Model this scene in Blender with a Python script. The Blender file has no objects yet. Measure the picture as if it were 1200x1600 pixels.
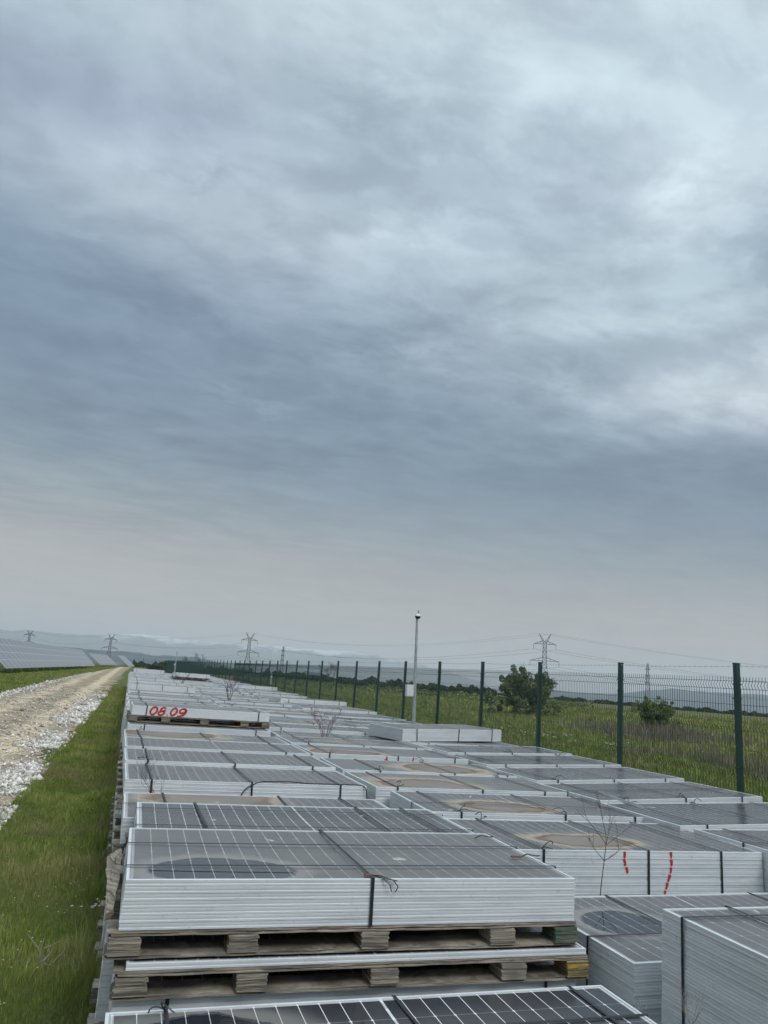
import bpy, math, random
import numpy as np
from mathutils import Vector, Matrix, noise as mnoise
random.seed(7); RNG = np.random.default_rng(11)
S = bpy.context.scene; COL = S.collection
EYE = 2.1
# ------------------------------------------------------------------ camera
FPX, CX, CY = 1155.0, 600.0, 800.0
def _n(v): v = Vector(v); v.normalize(); return v
def _ray(px, py): return Vector(((px-CX)/FPX, -(py-CY)/FPX, -1.0))
_Y = _n(_ray(205, 1031)); _Z = _n(Vector((1, -0.078, 0)).cross(_Y))
if _Z.y < 0: _Z = -_Z
_X = _Y.cross(_Z)
RM = Matrix((_X, _Y, _Z))            # camera -> world
cam = bpy.data.cameras.new('camera'); camo = bpy.data.objects.new('camera', cam); COL.objects.link(camo)
camo.matrix_world = Matrix.Translation((0, 0, EYE)) @ RM.to_4x4()
cam.sensor_fit = 'VERTICAL'; cam.sensor_height = 36.0; cam.lens = 36.0*FPX/1600.0
cam.clip_start = 0.05; cam.clip_end = 60000
S.camera = camo
S.view_settings.view_transform = 'Standard'; S.view_settings.look = 'None'
S.view_settings.exposure = 0.2; S.view_settings.gamma = 1.0
S.render.resolution_x = 768; S.render.resolution_y = 1024
def wray(px, py): return RM @ _ray(px, py)
def at(px, py, y=None, z=None, x=None, r=None):
    v = wray(px, py)
    if y is not None: k = y/v.y
    elif x is not None: k = x/v.x
    elif z is not None: k = (z-EYE)/v.z
    else: k = r/math.hypot(v.x, v.y)
    p = v*k; return Vector((p.x, p.y, p.z+EYE))

# ------------------------------------------------------------------ node helpers
class NT:
    def __init__(s, nt): s.t = nt; s.n = nt.nodes; s.l = nt.links
    def new(s, typ, **kw):
        o = s.n.new(typ)
        for k, v in kw.items(): setattr(o, k, v)
        return o
    def put(s, sock, v):
        if v is None: return
        if isinstance(v, bpy.types.NodeSocket): s.l.new(v, sock)
        else:
            if sock.type in ('VECTOR',) and isinstance(v, (int, float)): v = (v, v, v)
            if sock.type == 'RGBA' and not isinstance(v, (int, float)) and len(v) == 3: v = (*v, 1)
            if sock.type == 'RGBA' and isinstance(v, (int, float)): v = (v, v, v, 1)
            sock.default_value = v
    def m(s, op, a, b=None, c=None, clamp=False):
        o = s.new('ShaderNodeMath', operation=op, use_clamp=clamp)
        s.put(o.inputs[0], a); s.put(o.inputs[1], b); s.put(o.inputs[2], c); return o.outputs[0]
    def vm(s, op, a, b=None):
        o = s.new('ShaderNodeVectorMath', operation=op)
        s.put(o.inputs[0], a)
        if op == 'SCALE': s.put(o.inputs[3], b)
        else: s.put(o.inputs[1], b)
        return o.outputs['Value'] if op in ('DOT_PRODUCT', 'LENGTH', 'DISTANCE') else o.outputs[0]
    def add(s, a, b): return s.m('ADD', a, b)
    def sub(s, a, b): return s.m('SUBTRACT', a, b)
    def mul(s, a, b): return s.m('MULTIPLY', a, b)
    def ss(s, v, a, b, lo=0.0, hi=1.0):
        o = s.new('ShaderNodeMapRange', interpolation_type='SMOOTHSTEP')
        s.put(o.inputs[0], v); s.put(o.inputs[1], a); s.put(o.inputs[2], b); s.put(o.inputs[3], lo); s.put(o.inputs[4], hi)
        return o.outputs[0]
    def lin(s, v, a, b, lo=0.0, hi=1.0):
        o = s.new('ShaderNodeMapRange'); s.put(o.inputs[0], v); s.put(o.inputs[1], a); s.put(o.inputs[2], b); s.put(o.inputs[3], lo); s.put(o.inputs[4], hi)
        return o.outputs[0]
    def mix(s, f, a, b, blend='MIX'):
        o = s.new('ShaderNodeMix', data_type='RGBA', blend_type=blend, clamp_factor=True)
        s.put(o.inputs[0], f); s.put(o.inputs[6], a); s.put(o.inputs[7], b); return o.outputs[2]
    def noise(s, vec, scale, detail=4, rough=.55, dist=0.0, col=False):
        o = s.new('ShaderNodeTexNoise'); s.put(o.inputs['Vector'], vec)
        o.inputs['Scale'].default_value = scale; o.inputs['Detail'].default_value = detail
        o.inputs['Roughness'].default_value = rough; o.inputs['Distortion'].default_value = dist
        return o.outputs['Color' if col else 'Fac']
    def xyz(s, v):
        o = s.new('ShaderNodeSeparateXYZ'); s.put(o.inputs[0], v); return o.outputs[0], o.outputs[1], o.outputs[2]
    def comb(s, x, y, z=0.0):
        o = s.new('ShaderNodeCombineXYZ'); s.put(o.inputs[0], x); s.put(o.inputs[1], y); s.put(o.inputs[2], z); return o.outputs[0]
    def attr(s, name, kind='OBJECT', out='Fac'):
        o = s.new('ShaderNodeAttribute', attribute_type=kind, attribute_name=name); return o.outputs[out]
    def ramp(s, f, stops):
        o = s.new('ShaderNodeValToRGB'); s.put(o.inputs[0], f); r = o.color_ramp
        while len(r.elements) < len(stops): r.elements.new(0.5)
        for e, (p, c) in zip(r.elements, stops): e.position = p; e.color = (*c, 1)
        return o.outputs[0]
MATS = {}
def material(name):
    m = bpy.data.materials.new(name); m.use_nodes = True
    nt = NT(m.node_tree); b = m.node_tree.nodes['Principled BSDF']; MATS[name] = m
    return m, nt, b
def objco(nt): return nt.new('ShaderNodeTexCoord').outputs['Object']
def geopos(nt): return nt.new('ShaderNodeNewGeometry').outputs['Position']
def bump(nt, b, h, st=.3, d=.01):
    o = nt.new('ShaderNodeBump'); nt.put(o.inputs['Height'], h); o.inputs['Strength'].default_value = st; o.inputs['Distance'].default_value = d
    nt.l.new(o.outputs[0], b.inputs['Normal'])
def orand(nt): return nt.new('ShaderNodeObjectInfo').outputs['Random']

def simple(name, col, rough=.7, metal=0.0, var=.25, scale=8.0, col2=None):
    m, nt, b = material(name); P = geopos(nt)
    n = nt.noise(P, scale, 5, .6)
    c2 = col2 or tuple(c*(1-var) for c in col)
    nt.put(b.inputs['Base Color'], nt.mix(nt.ss(n, .3, .7), col, c2))
    b.inputs['Roughness'].default_value = rough; b.inputs['Metallic'].default_value = metal
    return m
# aluminium frame
m, nt, b = material('anodised_aluminium'); P = geopos(nt); r = orand(nt)
x_, y_, z_ = nt.xyz(P)
g = nt.noise(nt.comb(nt.mul(x_, 1.0), nt.mul(y_, 1.0), nt.mul(z_, 6.0)), 2.2, 6, .65)
g2 = nt.noise(P, 26, 4, .7)
base = nt.mix(nt.ss(g, .38, .75), (.62, .64, .64), (.49, .51, .515))
base = nt.mix(nt.mul(nt.ss(g2, .56, .78), .45), base, (.30, .29, .26))
base = nt.mix(nt.mul(r, .35), base, (.55, .57, .59))
nt.put(b.inputs['Base Color'], base)
nt.put(b.inputs['Roughness'], nt.lin(g2, .2, .8, .34, .6)); b.inputs['Metallic'].default_value = .2
ALU = m
W, D, TH = 2.279, 1.10, .0297
# pv glass
m, nt, b = material('pv_glass'); O = objco(nt); ox, oy, oz = nt.xyz(O); r = orand(nt)
roff = nt.vm('ADD', O, nt.comb(nt.mul(r, 37.0), nt.mul(r, 11.0), 0))
cw = (W-.05)/24
def linemask(v, pitch, hw, off=0.0):
    a = nt.m('ABSOLUTE', nt.sub(nt.m('FRACT', nt.add(nt.m('DIVIDE', v, pitch), off+.5)), .5))   # 0 on the line
    d = nt.mul(a, pitch); return nt.ss(d, hw*.6, hw*1.3, 1.0, 0.0), d
lx, dx = linemask(ox, cw, .0019)
ch = (D-.05)/6
ly, dy = linemask(oy, ch, .0011)
dia = nt.ss(nt.add(dx, dy), .006, .010, 1.0, 0.0)
cen = nt.ss(nt.m('ABSOLUTE', ox), .0055, .0085, 1.0, 0.0)
cb = nt.mul(nt.ss(nt.noise(O, 18, 2), .4, .6), .5)
cen = nt.mul(cen, nt.add(.5, cb))
cell = nt.mix(nt.noise(nt.comb(nt.m('FLOOR', nt.m('DIVIDE', ox, cw)), nt.m('FLOOR', nt.m('DIVIDE', oy, ch)), r), 3.1, 0), (.012, .014, .020), (.024, .026, .034))
lines = nt.m('MAXIMUM', nt.m('MAXIMUM', lx, dia), nt.m('MAXIMUM', nt.mul(ly, .35), cen))
ex = nt.ss(nt.m('ABSOLUTE', ox), W/2-.034, W/2-.031); ey = nt.ss(nt.m('ABSOLUTE', oy), D/2-.032, D/2-.029)
lines = nt.m('MAXIMUM', lines, nt.mul(nt.m('MAXIMUM', ex, ey), .55))
c = nt.mix(lines, cell, (.66, .68, .68))
# dust film: settled thicker in the sagging middle and along the low edge
dust_a = nt.attr('dust'); ring_a = nt.attr('ring'); pud_a = nt.attr('puddle'); pxx = nt.attr('ring_x'); pyy = nt.attr('ring_y'); prr = nt.attr('ring_r')
n1 = nt.noise(roff, 1.6, 6, .62, .3); n2 = nt.noise(nt.vm('MULTIPLY', roff, (3.0, 12.0, 1)), 1.0, 5, .7); n3 = nt.noise(roff, 55, 3, .7)
dfac = nt.mul(dust_a, nt.add(.45, nt.add(nt.mul(n1, .75), nt.mul(nt.sub(n2, .5), .5))))
c = nt.mix(nt.m('MINIMUM', dfac, .8), c, (.19, .18, .165))
ux = nt.m('DIVIDE', nt.sub(ox, pxx), prr); uy = nt.m('DIVIDE', nt.sub(oy, pyy), nt.mul(prr, nt.attr('ring_asp')))
wob = nt.mul(nt.sub(nt.noise(roff, 2.1, 6, .62), .5), nt.sub(1.55, nt.mul(pud_a, .85)))
rad = nt.add(nt.m('SQRT', nt.add(nt.mul(ux, ux), nt.mul(uy, uy))), wob)
outer = nt.ss(rad, 1.0, 1.75, 1.0, 0.0); rim = nt.mul(nt.ss(rad, .72, .95), nt.ss(rad, 1.0, 1.22, 1.0, 0.0)); inner = nt.ss(rad, .84, .92, 1.0, 0.0)
c = nt.mix(nt.mul(nt.mul(outer, ring_a), .92), c, nt.mix(n2, (.46, .39, .30), (.30, .25, .19)))
c = nt.mix(nt.mul(nt.mul(rim, ring_a), .85), c, nt.mix(n1, (.075, .042, .028), (.15, .095, .065)))
c = nt.mix(nt.mul(nt.mul(inner, ring_a), .9), c, nt.mix(n1, (.07, .058, .052), (.26, .24, .215)))
wet = nt.mul(nt.ss(rad, .96, 1.0, 1.0, 0.0), pud_a)
c = nt.mix(nt.mul(wet, .82), c, nt.mix(nt.mul(lines, .6), (.016, .019, .026), (.5, .52, .52)))
halo = nt.mul(nt.mul(nt.ss(rad, 1.0, 1.04), nt.ss(rad, 1.1, 1.5, 1.0, 0.0)), pud_a)
c = nt.mix(nt.mul(halo, .45), c, (.30, .28, .25))
# bird droppings / splashes
spl = nt.mul(nt.ss(nt.noise(roff, 7.5, 2, .4), .735, .75), nt.ss(n3, .35, .55))
c = nt.mix(nt.mul(spl, .7), c, (.55, .54, .50))
nt.put(b.inputs['Base Color'], c)
nt.put(b.inputs['Specular IOR Level'], nt.m('MAXIMUM', .06, nt.sub(nt.sub(.5, nt.mul(dfac, nt.sub(.22, nt.mul(wet, .22)))), nt.mul(nt.mul(outer, ring_a), .40))))
rough = nt.add(nt.lin(n1, .2, .8, .10, .26), nt.mul(dfac, .25))
rough = nt.add(rough, nt.mul(nt.mul(outer, ring_a), .25))
nt.put(b.inputs['Roughness'], nt.mul(rough, nt.sub(1.0, nt.mul(wet, .93))))
b.inputs['IOR'].default_value = 1.48
wv = nt.noise(nt.vm('MULTIPLY', roff, (1.0, 1.6, 1)), 1.4, 2, .5)
bump(nt, b, nt.mul(wv, nt.sub(1.0, wet)), .35, .012)
GLASS = m
BACK = simple('backsheet', (.55, .56, .56), .6)
STRAP = simple('black_strap', (.018, .019, .021), .45, var=.4, scale=40)
CABLE = simple('black_cable', (.015, .015, .016), .5)
RUST = simple('rusty_buckle', (.16, .07, .035), .8, col2=(.07, .04, .03), scale=60)
RED = simple('red_spray_paint', (.46, .022, .018), .6, col2=(.36, .02, .015), scale=60)
GALV = simple('galvanised_steel', (.42, .45, .46), .45, .5, scale=6)
WHITEP = simple('white_enclosure_paint', (.62, .62, .60), .5, var=.15)
BLACKP = simple('black_plastic', (.02, .02, .022), .3)
GREENP = simple('dark_green_powder_coat', (.006, .030, .026), .42, col2=(.009, .045, .036), scale=30)
def woodmat(name, a, c2, paint=None):
    m, nt, b = material(name); P = geopos(nt); x, y, z = nt.xyz(P); r = orand(nt)
    lay = nt.noise(nt.comb(nt.mul(x, 1.6), nt.mul(y, 1.6), nt.add(nt.mul(z, 62.0), nt.mul(nt.noise(P, 5, 3), 2.2))), 1.7, 4, .6)
    gr = nt.noise(nt.comb(nt.mul(x, 9.), nt.mul(y, 30.), nt.mul(z, 120.)), 1.0, 5, .7)
    c = nt.mix(nt.ss(lay, .36, .62), c2, a)
    c = nt.mix(nt.mul(nt.ss(gr, .35, .7), .55), c, tuple(v*.35 for v in a))
    c = nt.mix(nt.mul(nt.ss(nt.noise(P, 4.2, 5), .42, .66), .7), c, (.10, .095, .075))
    if paint: c = nt.mix(nt.ss(nt.noise(nt.comb(nt.mul(x, 8.), nt.mul(y, 8.), nt.mul(z, 60.)), 1.3, 5, .7), .40, .52, 1, .12), c, paint)
    nt.put(b.inputs['Base Color'], c); b.inputs['Roughness'].default_value = .85
    bump(nt, b, nt.add(lay, nt.mul(gr, .5)), .6, .006); return m
WOOD = woodmat('weathered_plywood', (.36, .31, .24), (.09, .073, .056))
WOODG = woodmat('green_painted_plywood', (.25, .22, .17), (.08, .07, .05), (.012, .085, .045))
WOODY = woodmat('yellow_painted_plywood', (.25, .22, .17), (.08, .07, .05), (.42, .27, .015))
TWIG = simple('bare_twig', (.10, .078, .066), .8, col2=(.06, .045, .042), scale=30)
TWIGR = simple('reddish_twig', (.15, .085, .075), .8, col2=(.08, .055, .05), scale=30)
TWIGG = simple('grey_dead_twig', (.27, .25, .22), .85, col2=(.16, .14, .12), scale=30)
def tintmat(name, stops, rough=.75, trans=0.0, patch=None):
    m, nt, b = material(name); t = nt.attr('tint', 'GEOMETRY'); P = geopos(nt)
    c = nt.ramp(t, stops)
    if patch: c = nt.mix(nt.mul(nt.ss(nt.noise(P, patch[0], 4, .6), .45, .65), patch[2]), c, patch[1])
    nt.put(b.inputs['Base Color'], c); b.inputs['Roughness'].default_value = rough
    b.inputs['Specular IOR Level'].default_value = .25
    return m
GRASS = tintmat('grass_blades', [(0, (.075, .120, .020)), (.45, (.160, .210, .034)), (.75, (.260, .270, .070)), (.92, (.27, .235, .10)), (1, (.38, .33, .20))], patch=(.45, (.21, .175, .080), .75))
DRY = tintmat('dry_reeds', [(0, (.075, .062, .045)), (.5, (.15, .125, .09)), (1, (.28, .24, .19))])
LEAF = tintmat('shrub_leaves', [(0, (.065, .085, .032)), (.6, (.145, .17, .065)), (1, (.23, .24, .11))])
LEAF2 = tintmat('yellowgreen_leaves', [(0, (.06, .085, .022)), (.6, (.125, .165, .042)), (1, (.21, .23, .09))])
LEAFD = tintmat('far_wood_leaves', [(0, (.012, .024, .010)), (.6, (.024, .042, .014)), (1, (.05, .065, .028))])
STONE = tintmat('chalk_gravel', [(0, (.16, .135, .11)), (.35, (.36, .32, .275)), (.75, (.55, .51, .46)), (1, (.74, .70, .65))], .9)
PETAL = tintmat('white_petals', [(0, (.7, .7, .66)), (1, (.85, .85, .82))])
# ground
m, nt, b = material('grass_ground'); P = geopos(nt); x, y, z = nt.xyz(P)
a = nt.noise(P, .35, 6, .62, .4); f = nt.noise(P, 9, 5, .7); q = nt.noise(P, .06, 5, .6); fine = nt.noise(P, 60, 3, .7)
c = nt.mix(nt.ss(f, .3, .7), (.060, .092, .016), (.120, .145, .032))
c = nt.mix(nt.mul(nt.ss(a, .42, .62), .75), c, (.105, .095, .045))
c = nt.mix(nt.mul(nt.ss(fine, .5, .75), .5), c, (.14, .13, .06))
far = nt.ss(x, 14, 34)
c = nt.mix(nt.mul(far, nt.ss(q, .36, .56)), c, nt.mix(f, (.105, .105, .045), (.14, .12, .065)))
c = nt.mix(nt.mul(far, nt.mul(nt.ss(nt.noise(nt.vm('MULTIPLY', P, (.35, 1, 1)), .22, 4), .52, .6), .8)), c, (.042, .075, .014))
rr = nt.vm('LENGTH', P)
vp = nt.noise(P, .004, 5, .6)
c = nt.mix(nt.ss(rr, 240, 420), c, nt.mix(nt.ss(vp, .4, .6), (.05, .07, .03), (.10, .10, .055)))
nt.put(b.inputs['Base Color'], c); b.inputs['Roughness'].default_value = .95; b.inputs['Specular IOR Level'].default_value = .1
bump(nt, b, nt.add(f, fine), .8, .05)
GROUND = m
# gravel track
m, nt, b = material('gravel_track'); P = geopos(nt); x, y, z = nt.xyz(P)
f = nt.noise(P, 24, 5, .7); g = nt.noise(P, .9, 5, .6, .3); h = nt.noise(P, 5.5, 5, .65)
vor = nt.new('ShaderNodeTexVoronoi'); nt.put(vor.inputs['Vector'], P); vor.inputs['Scale'].default_value = 15
stone = nt.mix(nt.ss(vor.outputs['Distance'], .15, .5), (.52, .44, .33), (.27, .21, .14))
sand = nt.mix(f, (.50, .385, .24), (.62, .50, .34))
# a pair of sandy wheel tracks along the road
def trk(x0): return nt.ss(nt.m('ABSOLUTE', nt.sub(nt.add(x, nt.mul(nt.sub(nt.noise(P, .25, 3), .5), .8)), x0)), .15, .75, 1.0, 0.0)
t = nt.m('MAXIMUM', trk(-2.35), nt.mul(trk(-4.3), .75))
c = nt.mix(nt.m('MAXIMUM', nt.mul(t, nt.ss(h, .12, .42)), nt.mul(nt.ss(g, .4, .6), .55)), stone, sand)
c = nt.mix(nt.mul(nt.ss(nt.mul(g, nt.add(h, .5)), .44, .56), nt.sub(.95, nt.mul(t, .5))), c, nt.mix(f, (.10, .085, .045), (.19, .165, .10)))
nt.put(b.inputs['Base Color'], c); b.inputs['Roughness'].default_value = .95
bump(nt, b, nt.add(vor.outputs['Distance'], f), .8, .03)
ROAD = m
def hillmat(name, c1, c2, sc, snow=None):
    m, nt, b = material(name); P = geopos(nt)
    c = nt.mix(nt.ss(nt.noise(P, sc, 6, .6), .35, .65), c1, c2)
    if snow:
        x, y, z = nt.xyz(P)
        c = nt.mix(nt.ss(nt.add(z, nt.mul(nt.sub(nt.noise(P, sc*3, 5, .7), .5), 260)), snow-30, snow+40), c, (.55, .57, .60))
    nt.put(b.inputs['Base Color'], c); b.inputs['Roughness'].default_value = 1; b.inputs['Specular IOR Level'].default_value = 0
    return m
HILL = hillmat('wooded_hill', (.012, .030, .050), (.025, .045, .060), .004)  # blue of the distant haze is put into the hill colours
MTN = hillmat('mountain_rock', (.07, .09, .10), (.13, .14, .15), .0015, 215)

# ------------------------------------------------------------------ mesh helpers
class MB:
    def __init__(s): s.v = []; s.f = []; s.mi = []
    def quadbox(s, x0, x1, y0, y1, z0, z1, mi=0, skew=0):
        i = len(s.v)
        s.v += [(x0, y0, z0), (x1, y0, z0), (x1, y1, z0), (x0, y1, z0), (x0, y0, z1), (x1, y0, z1), (x1, y1, z1), (x0, y1, z1)]
        for q in ((0, 3, 2, 1), (4, 5, 6, 7), (0, 1, 5, 4), (1, 2, 6, 5), (2, 3, 7, 6), (3, 0, 4, 7)):
            s.f.append(tuple(i+k for k in q)); s.mi.append(mi)
    def bar(s, a, b, w, d=None, n=4, w2=None, mi=0, rot=0.0, cap=True):
        a = Vector(a); b = Vector(b); t = (b-a)
        if t.length < 1e-6: return
        t.normalize(); up = Vector((0, 0, 1)) if abs(t.z) < .9 else Vector((0, 1, 0))
        u = t.cross(up).normalized(); v = u.cross(t).normalized(); d = d or w; i = len(s.v)
        k2 = (w2/w) if w2 else 1.0
        for p, k in ((a, 1.0), (b, k2)):
            for j in range(n):
                an = 2*math.pi*(j+.5)/n+rot
                s.v.append(tuple(p+u*(w*k*math.cos(an))+v*(d*k*math.sin(an))))
        for j in range(n):
            s.f.append((i+j, i+(j+1) % n, i+n+(j+1) % n, i+n+j)); s.mi.append(mi)
        if cap:
            s.f.append(tuple(i+j for j in range(n))[::-1]); s.mi.append(mi)
            s.f.append(tuple(i+n+j for j in range(n))); s.mi.append(mi)
    def tube(s, pts, r, n=5, r2=None, mi=0):
        pts = [Vector(p) for p in pts]; i0 = len(s.v); m_ = len(pts)
        for k, p in enumerate(pts):
            t = (pts[min(k+1, m_-1)]-pts[max(k-1, 0)])
            if t.length < 1e-9: t = Vector((0, 0, 1))
            t.normalize(); up = Vector((0, 0, 1)) if abs(t.z) < .9 else Vector((0, 1, 0))
            u = t.cross(up).normalized(); v = u.cross(t).normalized()
            rr = r if r2 is None else r+(r2-r)*k/(m_-1)
            for j in range(n):
                an = 2*math.pi*j/n; s.v.append(tuple(p+u*(rr*math.cos(an))+v*(rr*math.sin(an))))
        for k in range(m_-1):
            for j in range(n):
                a = i0+k*n+j; b_ = i0+k*n+(j+1) % n
                s.f.append((a, b_, b_+n, a+n)); s.mi.append(mi)
        s.f.append(tuple(i0+j for j in range(n))[::-1]); s.mi.append(mi)
        s.f.append(tuple(i0+(m_-1)*n+j for j in range(n))); s.mi.append(mi)
    def mesh(s, name, mats, smooth=False):
        me = bpy.data.meshes.new(name); me.from_pydata(s.v, [], s.f)
        if not isinstance(mats, (list, tuple)): mats = [mats]
        for m_ in mats: me.materials.append(m_)
        if any(s.mi): me.polygons.foreach_set('material_index', s.mi)
        if smooth: me.polygons.foreach_set('use_smooth', [True]*len(s.f))
        me.update(); return me
    def obj(s, name, mats, parent=None, loc=None, smooth=False): return link(name, s.mesh(name, mats, smooth), parent, loc)
def link(name, data, parent=None, loc=None, rot=None):
    o = bpy.data.objects.new(name, data); COL.objects.link(o)
    if parent: o.parent = parent
    if loc is not None: o.location = loc
    if rot is not None: o.rotation_euler = rot
    return o
def tag(o, label=None, cat=None, group=None, kind=None):
    if label: o['label'] = label
    if cat: o['category'] = cat
    if group: o['group'] = group
    if kind: o['kind'] = kind
    return o
def npmesh(name, verts, faces, mat, tint=None):
    """verts (n,3), faces (m,k) all same size"""
    me = bpy.data.meshes.new(name); n = len(verts); m_, k = faces.shape
    me.vertices.add(n); me.vertices.foreach_set('co', verts.astype(np.float32).ravel())
    me.loops.add(m_*k); me.loops.foreach_set('vertex_index', faces.astype(np.int32).ravel())
    me.polygons.add(m_); me.polygons.foreach_set('loop_start', np.arange(0, m_*k, k, dtype=np.int32))
    me.polygons.foreach_set('loop_total', np.full(m_, k, dtype=np.int32))
    me.materials.append(mat)
    if tint is not None:
        a = me.attributes.new('tint', 'FLOAT', 'POINT'); a.data.foreach_set('value', tint.astype(np.float32))
    me.update(calc_edges=True); me.validate(); return me

# ------------------------------------------------------------------ ground, road
def ground_h(x, y):
    r = np.hypot(x, y); az = np.degrees(np.arctan2(x, y))
    k = np.clip((az-4)/14, 0, 1)
    t = np.clip((r-230)/500, 0, 1); t = t*t*(3-2*t)
    return -t*(9+9*k)
rs = np.concatenate([[0.], np.geomspace(2, 300, 40), np.geomspace(330, 15000, 26)]); azs = np.linspace(0, 2*np.pi, 181)[:-1]
V = [(0, 0, 0)]; F = []
for ri in rs[1:]:
    for a_ in azs:
        x_ = ri*math.sin(a_); y_ = ri*math.cos(a_); V.append((x_, y_, float(ground_h(x_, y_))))
n_ = len(azs)
for j in range(n_): F.append((0, 1+(j+1) % n_, 1+j))
for k in range(len(rs)-2):
    for j in range(n_):
        a_ = 1+k*n_+j; b_ = 1+k*n_+(j+1) % n_; F.append((a_, b_, b_+n_, a_+n_))
me = bpy.data.meshes.new('ground'); me.from_pydata(V, [], F); me.materials.append(GROUND); me.update()
g_ = link('ground', me); tag(g_, kind='structure')
def road_edges(y):
    L = np.interp(y, [-10, 20, 75, 150, 224, 260], [-5.9, -5.8, -5.5, -4.2, -2.2, -1.6])
    R = np.interp(y, [-10, 20, 75, 150, 224, 260], [-1.5, -1.42, -1.05, -.8, .25, .9])
    return L, R
V = []; F = []; ys = np.concatenate([np.arange(-3, 60, .25), np.arange(60, 232, 1.0)])
for k, y_ in enumerate(ys):
    L_, R_ = road_edges(y_)
    L_ += mnoise.noise(Vector((y_*.5, 0, 3)))*.55+mnoise.noise(Vector((y_*2, 0, 9)))*.2
    R_ += mnoise.noise(Vector((y_*.35, 5, 3)))*.75+mnoise.noise(Vector((y_*2.3, 5, 9)))*.25
    for i in range(7): V.append((L_+(R_-L_)*i/6, y_, .006))
    if k:
        for i in range(6): a_ = (k-1)*7+i; F.append((a_, a_+1, a_+8, a_+7))
me = bpy.data.meshes.new('gravel_road'); me.from_pydata(V, [], F); me.materials.append(ROAD); me.update()
tag(link('gravel_road', me), kind='structure')

def fbm2(x, y, s, seed=0.0):
    return np.array([mnoise.fractal(Vector((a*s, b_*s, seed)), .6, 2.0, 3) for a, b_ in zip(x, y)])
def blades(name, X, Y, Hh, Wd, mat, tint, base=0.0, lean=.45):
    n = len(X); a = RNG.uniform(0, 2*np.pi, n); cx, sy = np.cos(a)*Wd/2, np.sin(a)*Wd/2
    la = RNG.uniform(0, 2*np.pi, n); ll = np.abs(RNG.normal(0, lean, n))*Hh
    z0 = np.full(n, base-.01)
    A = np.stack([X-cx, Y-sy, z0], 1); B = np.stack([X+cx, Y+sy, z0], 1)
    mx, my = X+np.cos(la)*ll*.35, Y+np.sin(la)*ll*.35
    C_ = np.stack([mx+cx*.6, my+sy*.6, base+Hh*.6], 1); D_ = np.stack([mx-cx*.6, my-sy*.6, base+Hh*.6], 1)
    T = np.stack([X+np.cos(la)*ll, Y+np.sin(la)*ll, base+Hh*.97], 1)
    verts = np.stack([A, B, C_, D_, T], 1).reshape(-1, 3); i = np.arange(n)*5
    f = np.concatenate([np.stack([i, i+1, i+2], 1), np.stack([i, i+2, i+3], 1), np.stack([i+3, i+2, i+4], 1)])
    return link(name, npmesh(name, verts, f, mat, np.repeat(tint, 5)))
def samp_y(n, y0, y1, p=2.0):
    u = RNG.uniform(0, 1, n)
    if p == 1: return y0*(y1/y0)**u
    e = 1-p; return (y0**e+(y1**e-y0**e)*u)**(1/e)
# grass on the verge to the left of the bundles
n = 300000; Yb = samp_y(n, 4.2, 60, 1.7); R_ = np.interp(Yb, [0, 20, 75], [-1.5, -1.42, -1.05])
Xb = np.where(Yb < 12, RNG.uniform(-4.5, .12, n), R_+.15-RNG.exponential(.12, n)*0+RNG.uniform(0, 1, n)*(.1-R_))
gr = RNG.normal(0, .22, n)
rn = fbm2(Xb, Yb, .9)
keep = (Xb > R_-.1+rn*.9) | (Yb < 11.2+rn*1.5)
Xb, Yb, rn = Xb[keep], Yb[keep], rn[keep]; n = len(Xb)
hh = RNG.uniform(.02, .055, n)*(1+rn*.9)*np.clip(Yb/8, 1, 2.2)**.3; hh *= 1+1.3*np.exp(-((Xb-.02)/.13)**2); hh = np.clip(hh, .015, .2); hh[RNG.uniform(0, 1, n) < .02] *= 1.9; hh *= np.where(fbm2(Xb*1.0, Yb, 3.1, 8.) > .22, 1.7, 1.0)
tint = np.clip(.42+rn*.55+RNG.normal(0, .2, n), 0, 1)
tag(blades('verge_grass', Xb, Yb, hh, .0036*np.clip(Yb/6, 1, 7), GRASS, tint), 'green grass growing on the verge between gravel track and bundles', 'grass', kind='stuff')
# grass left of the road (far) and around the solar tables
n = 60000; Yb = samp_y(n, 28, 190, 1.4); L_, _ = road_edges(Yb); Xb = L_-.1-RNG.exponential(6.0, n)
rn = fbm2(Xb, Yb, .25); hh = np.clip(RNG.uniform(.05, .16, n)*(1+rn*.8), .03, .4)
tag(blades('meadow_grass', Xb, Yb, hh, .012*np.clip(Yb/12, 1, 12), GRASS, np.clip(.32+rn*.4+RNG.normal(0, .16, n), 0, 1)), 'green meadow grass between gravel track and tilted solar tables', 'grass', kind='stuff')
# grass beyond the fence
n = 210000; Yr = samp_y(n, 10, 150, 1.5); az_ = np.radians(RNG.uniform(8, 52, n)); Xb = Yr*np.sin(az_); Yb = Yr*np.cos(az_)
k_ = (Xb > 6.95); Xb, Yb, Yr = Xb[k_], Yb[k_], Yr[k_]; n = len(Xb); rn = fbm2(Xb, Yb, .16); rn2 = fbm2(Xb, Yb, .8, 4.)
brown = np.clip((Xb-18+rn*10)/12, 0, 1)*np.clip(.5+rn*1.2, .05, 1)
hh = np.clip(RNG.uniform(.06, .2, n)*(1+rn2*.7)*(1+brown*1.4), .04, .7)
tint = np.clip(.33+rn2*.35+RNG.normal(0, .15, n)+brown*.28, 0, 1)
tag(blades('field_grass', Xb, Yb, hh, .010*np.clip(Yr/9, 1, 14), GRASS, tint), 'green and brown field grass growing beyond the wire fence', 'grass', kind='stuff')
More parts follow.
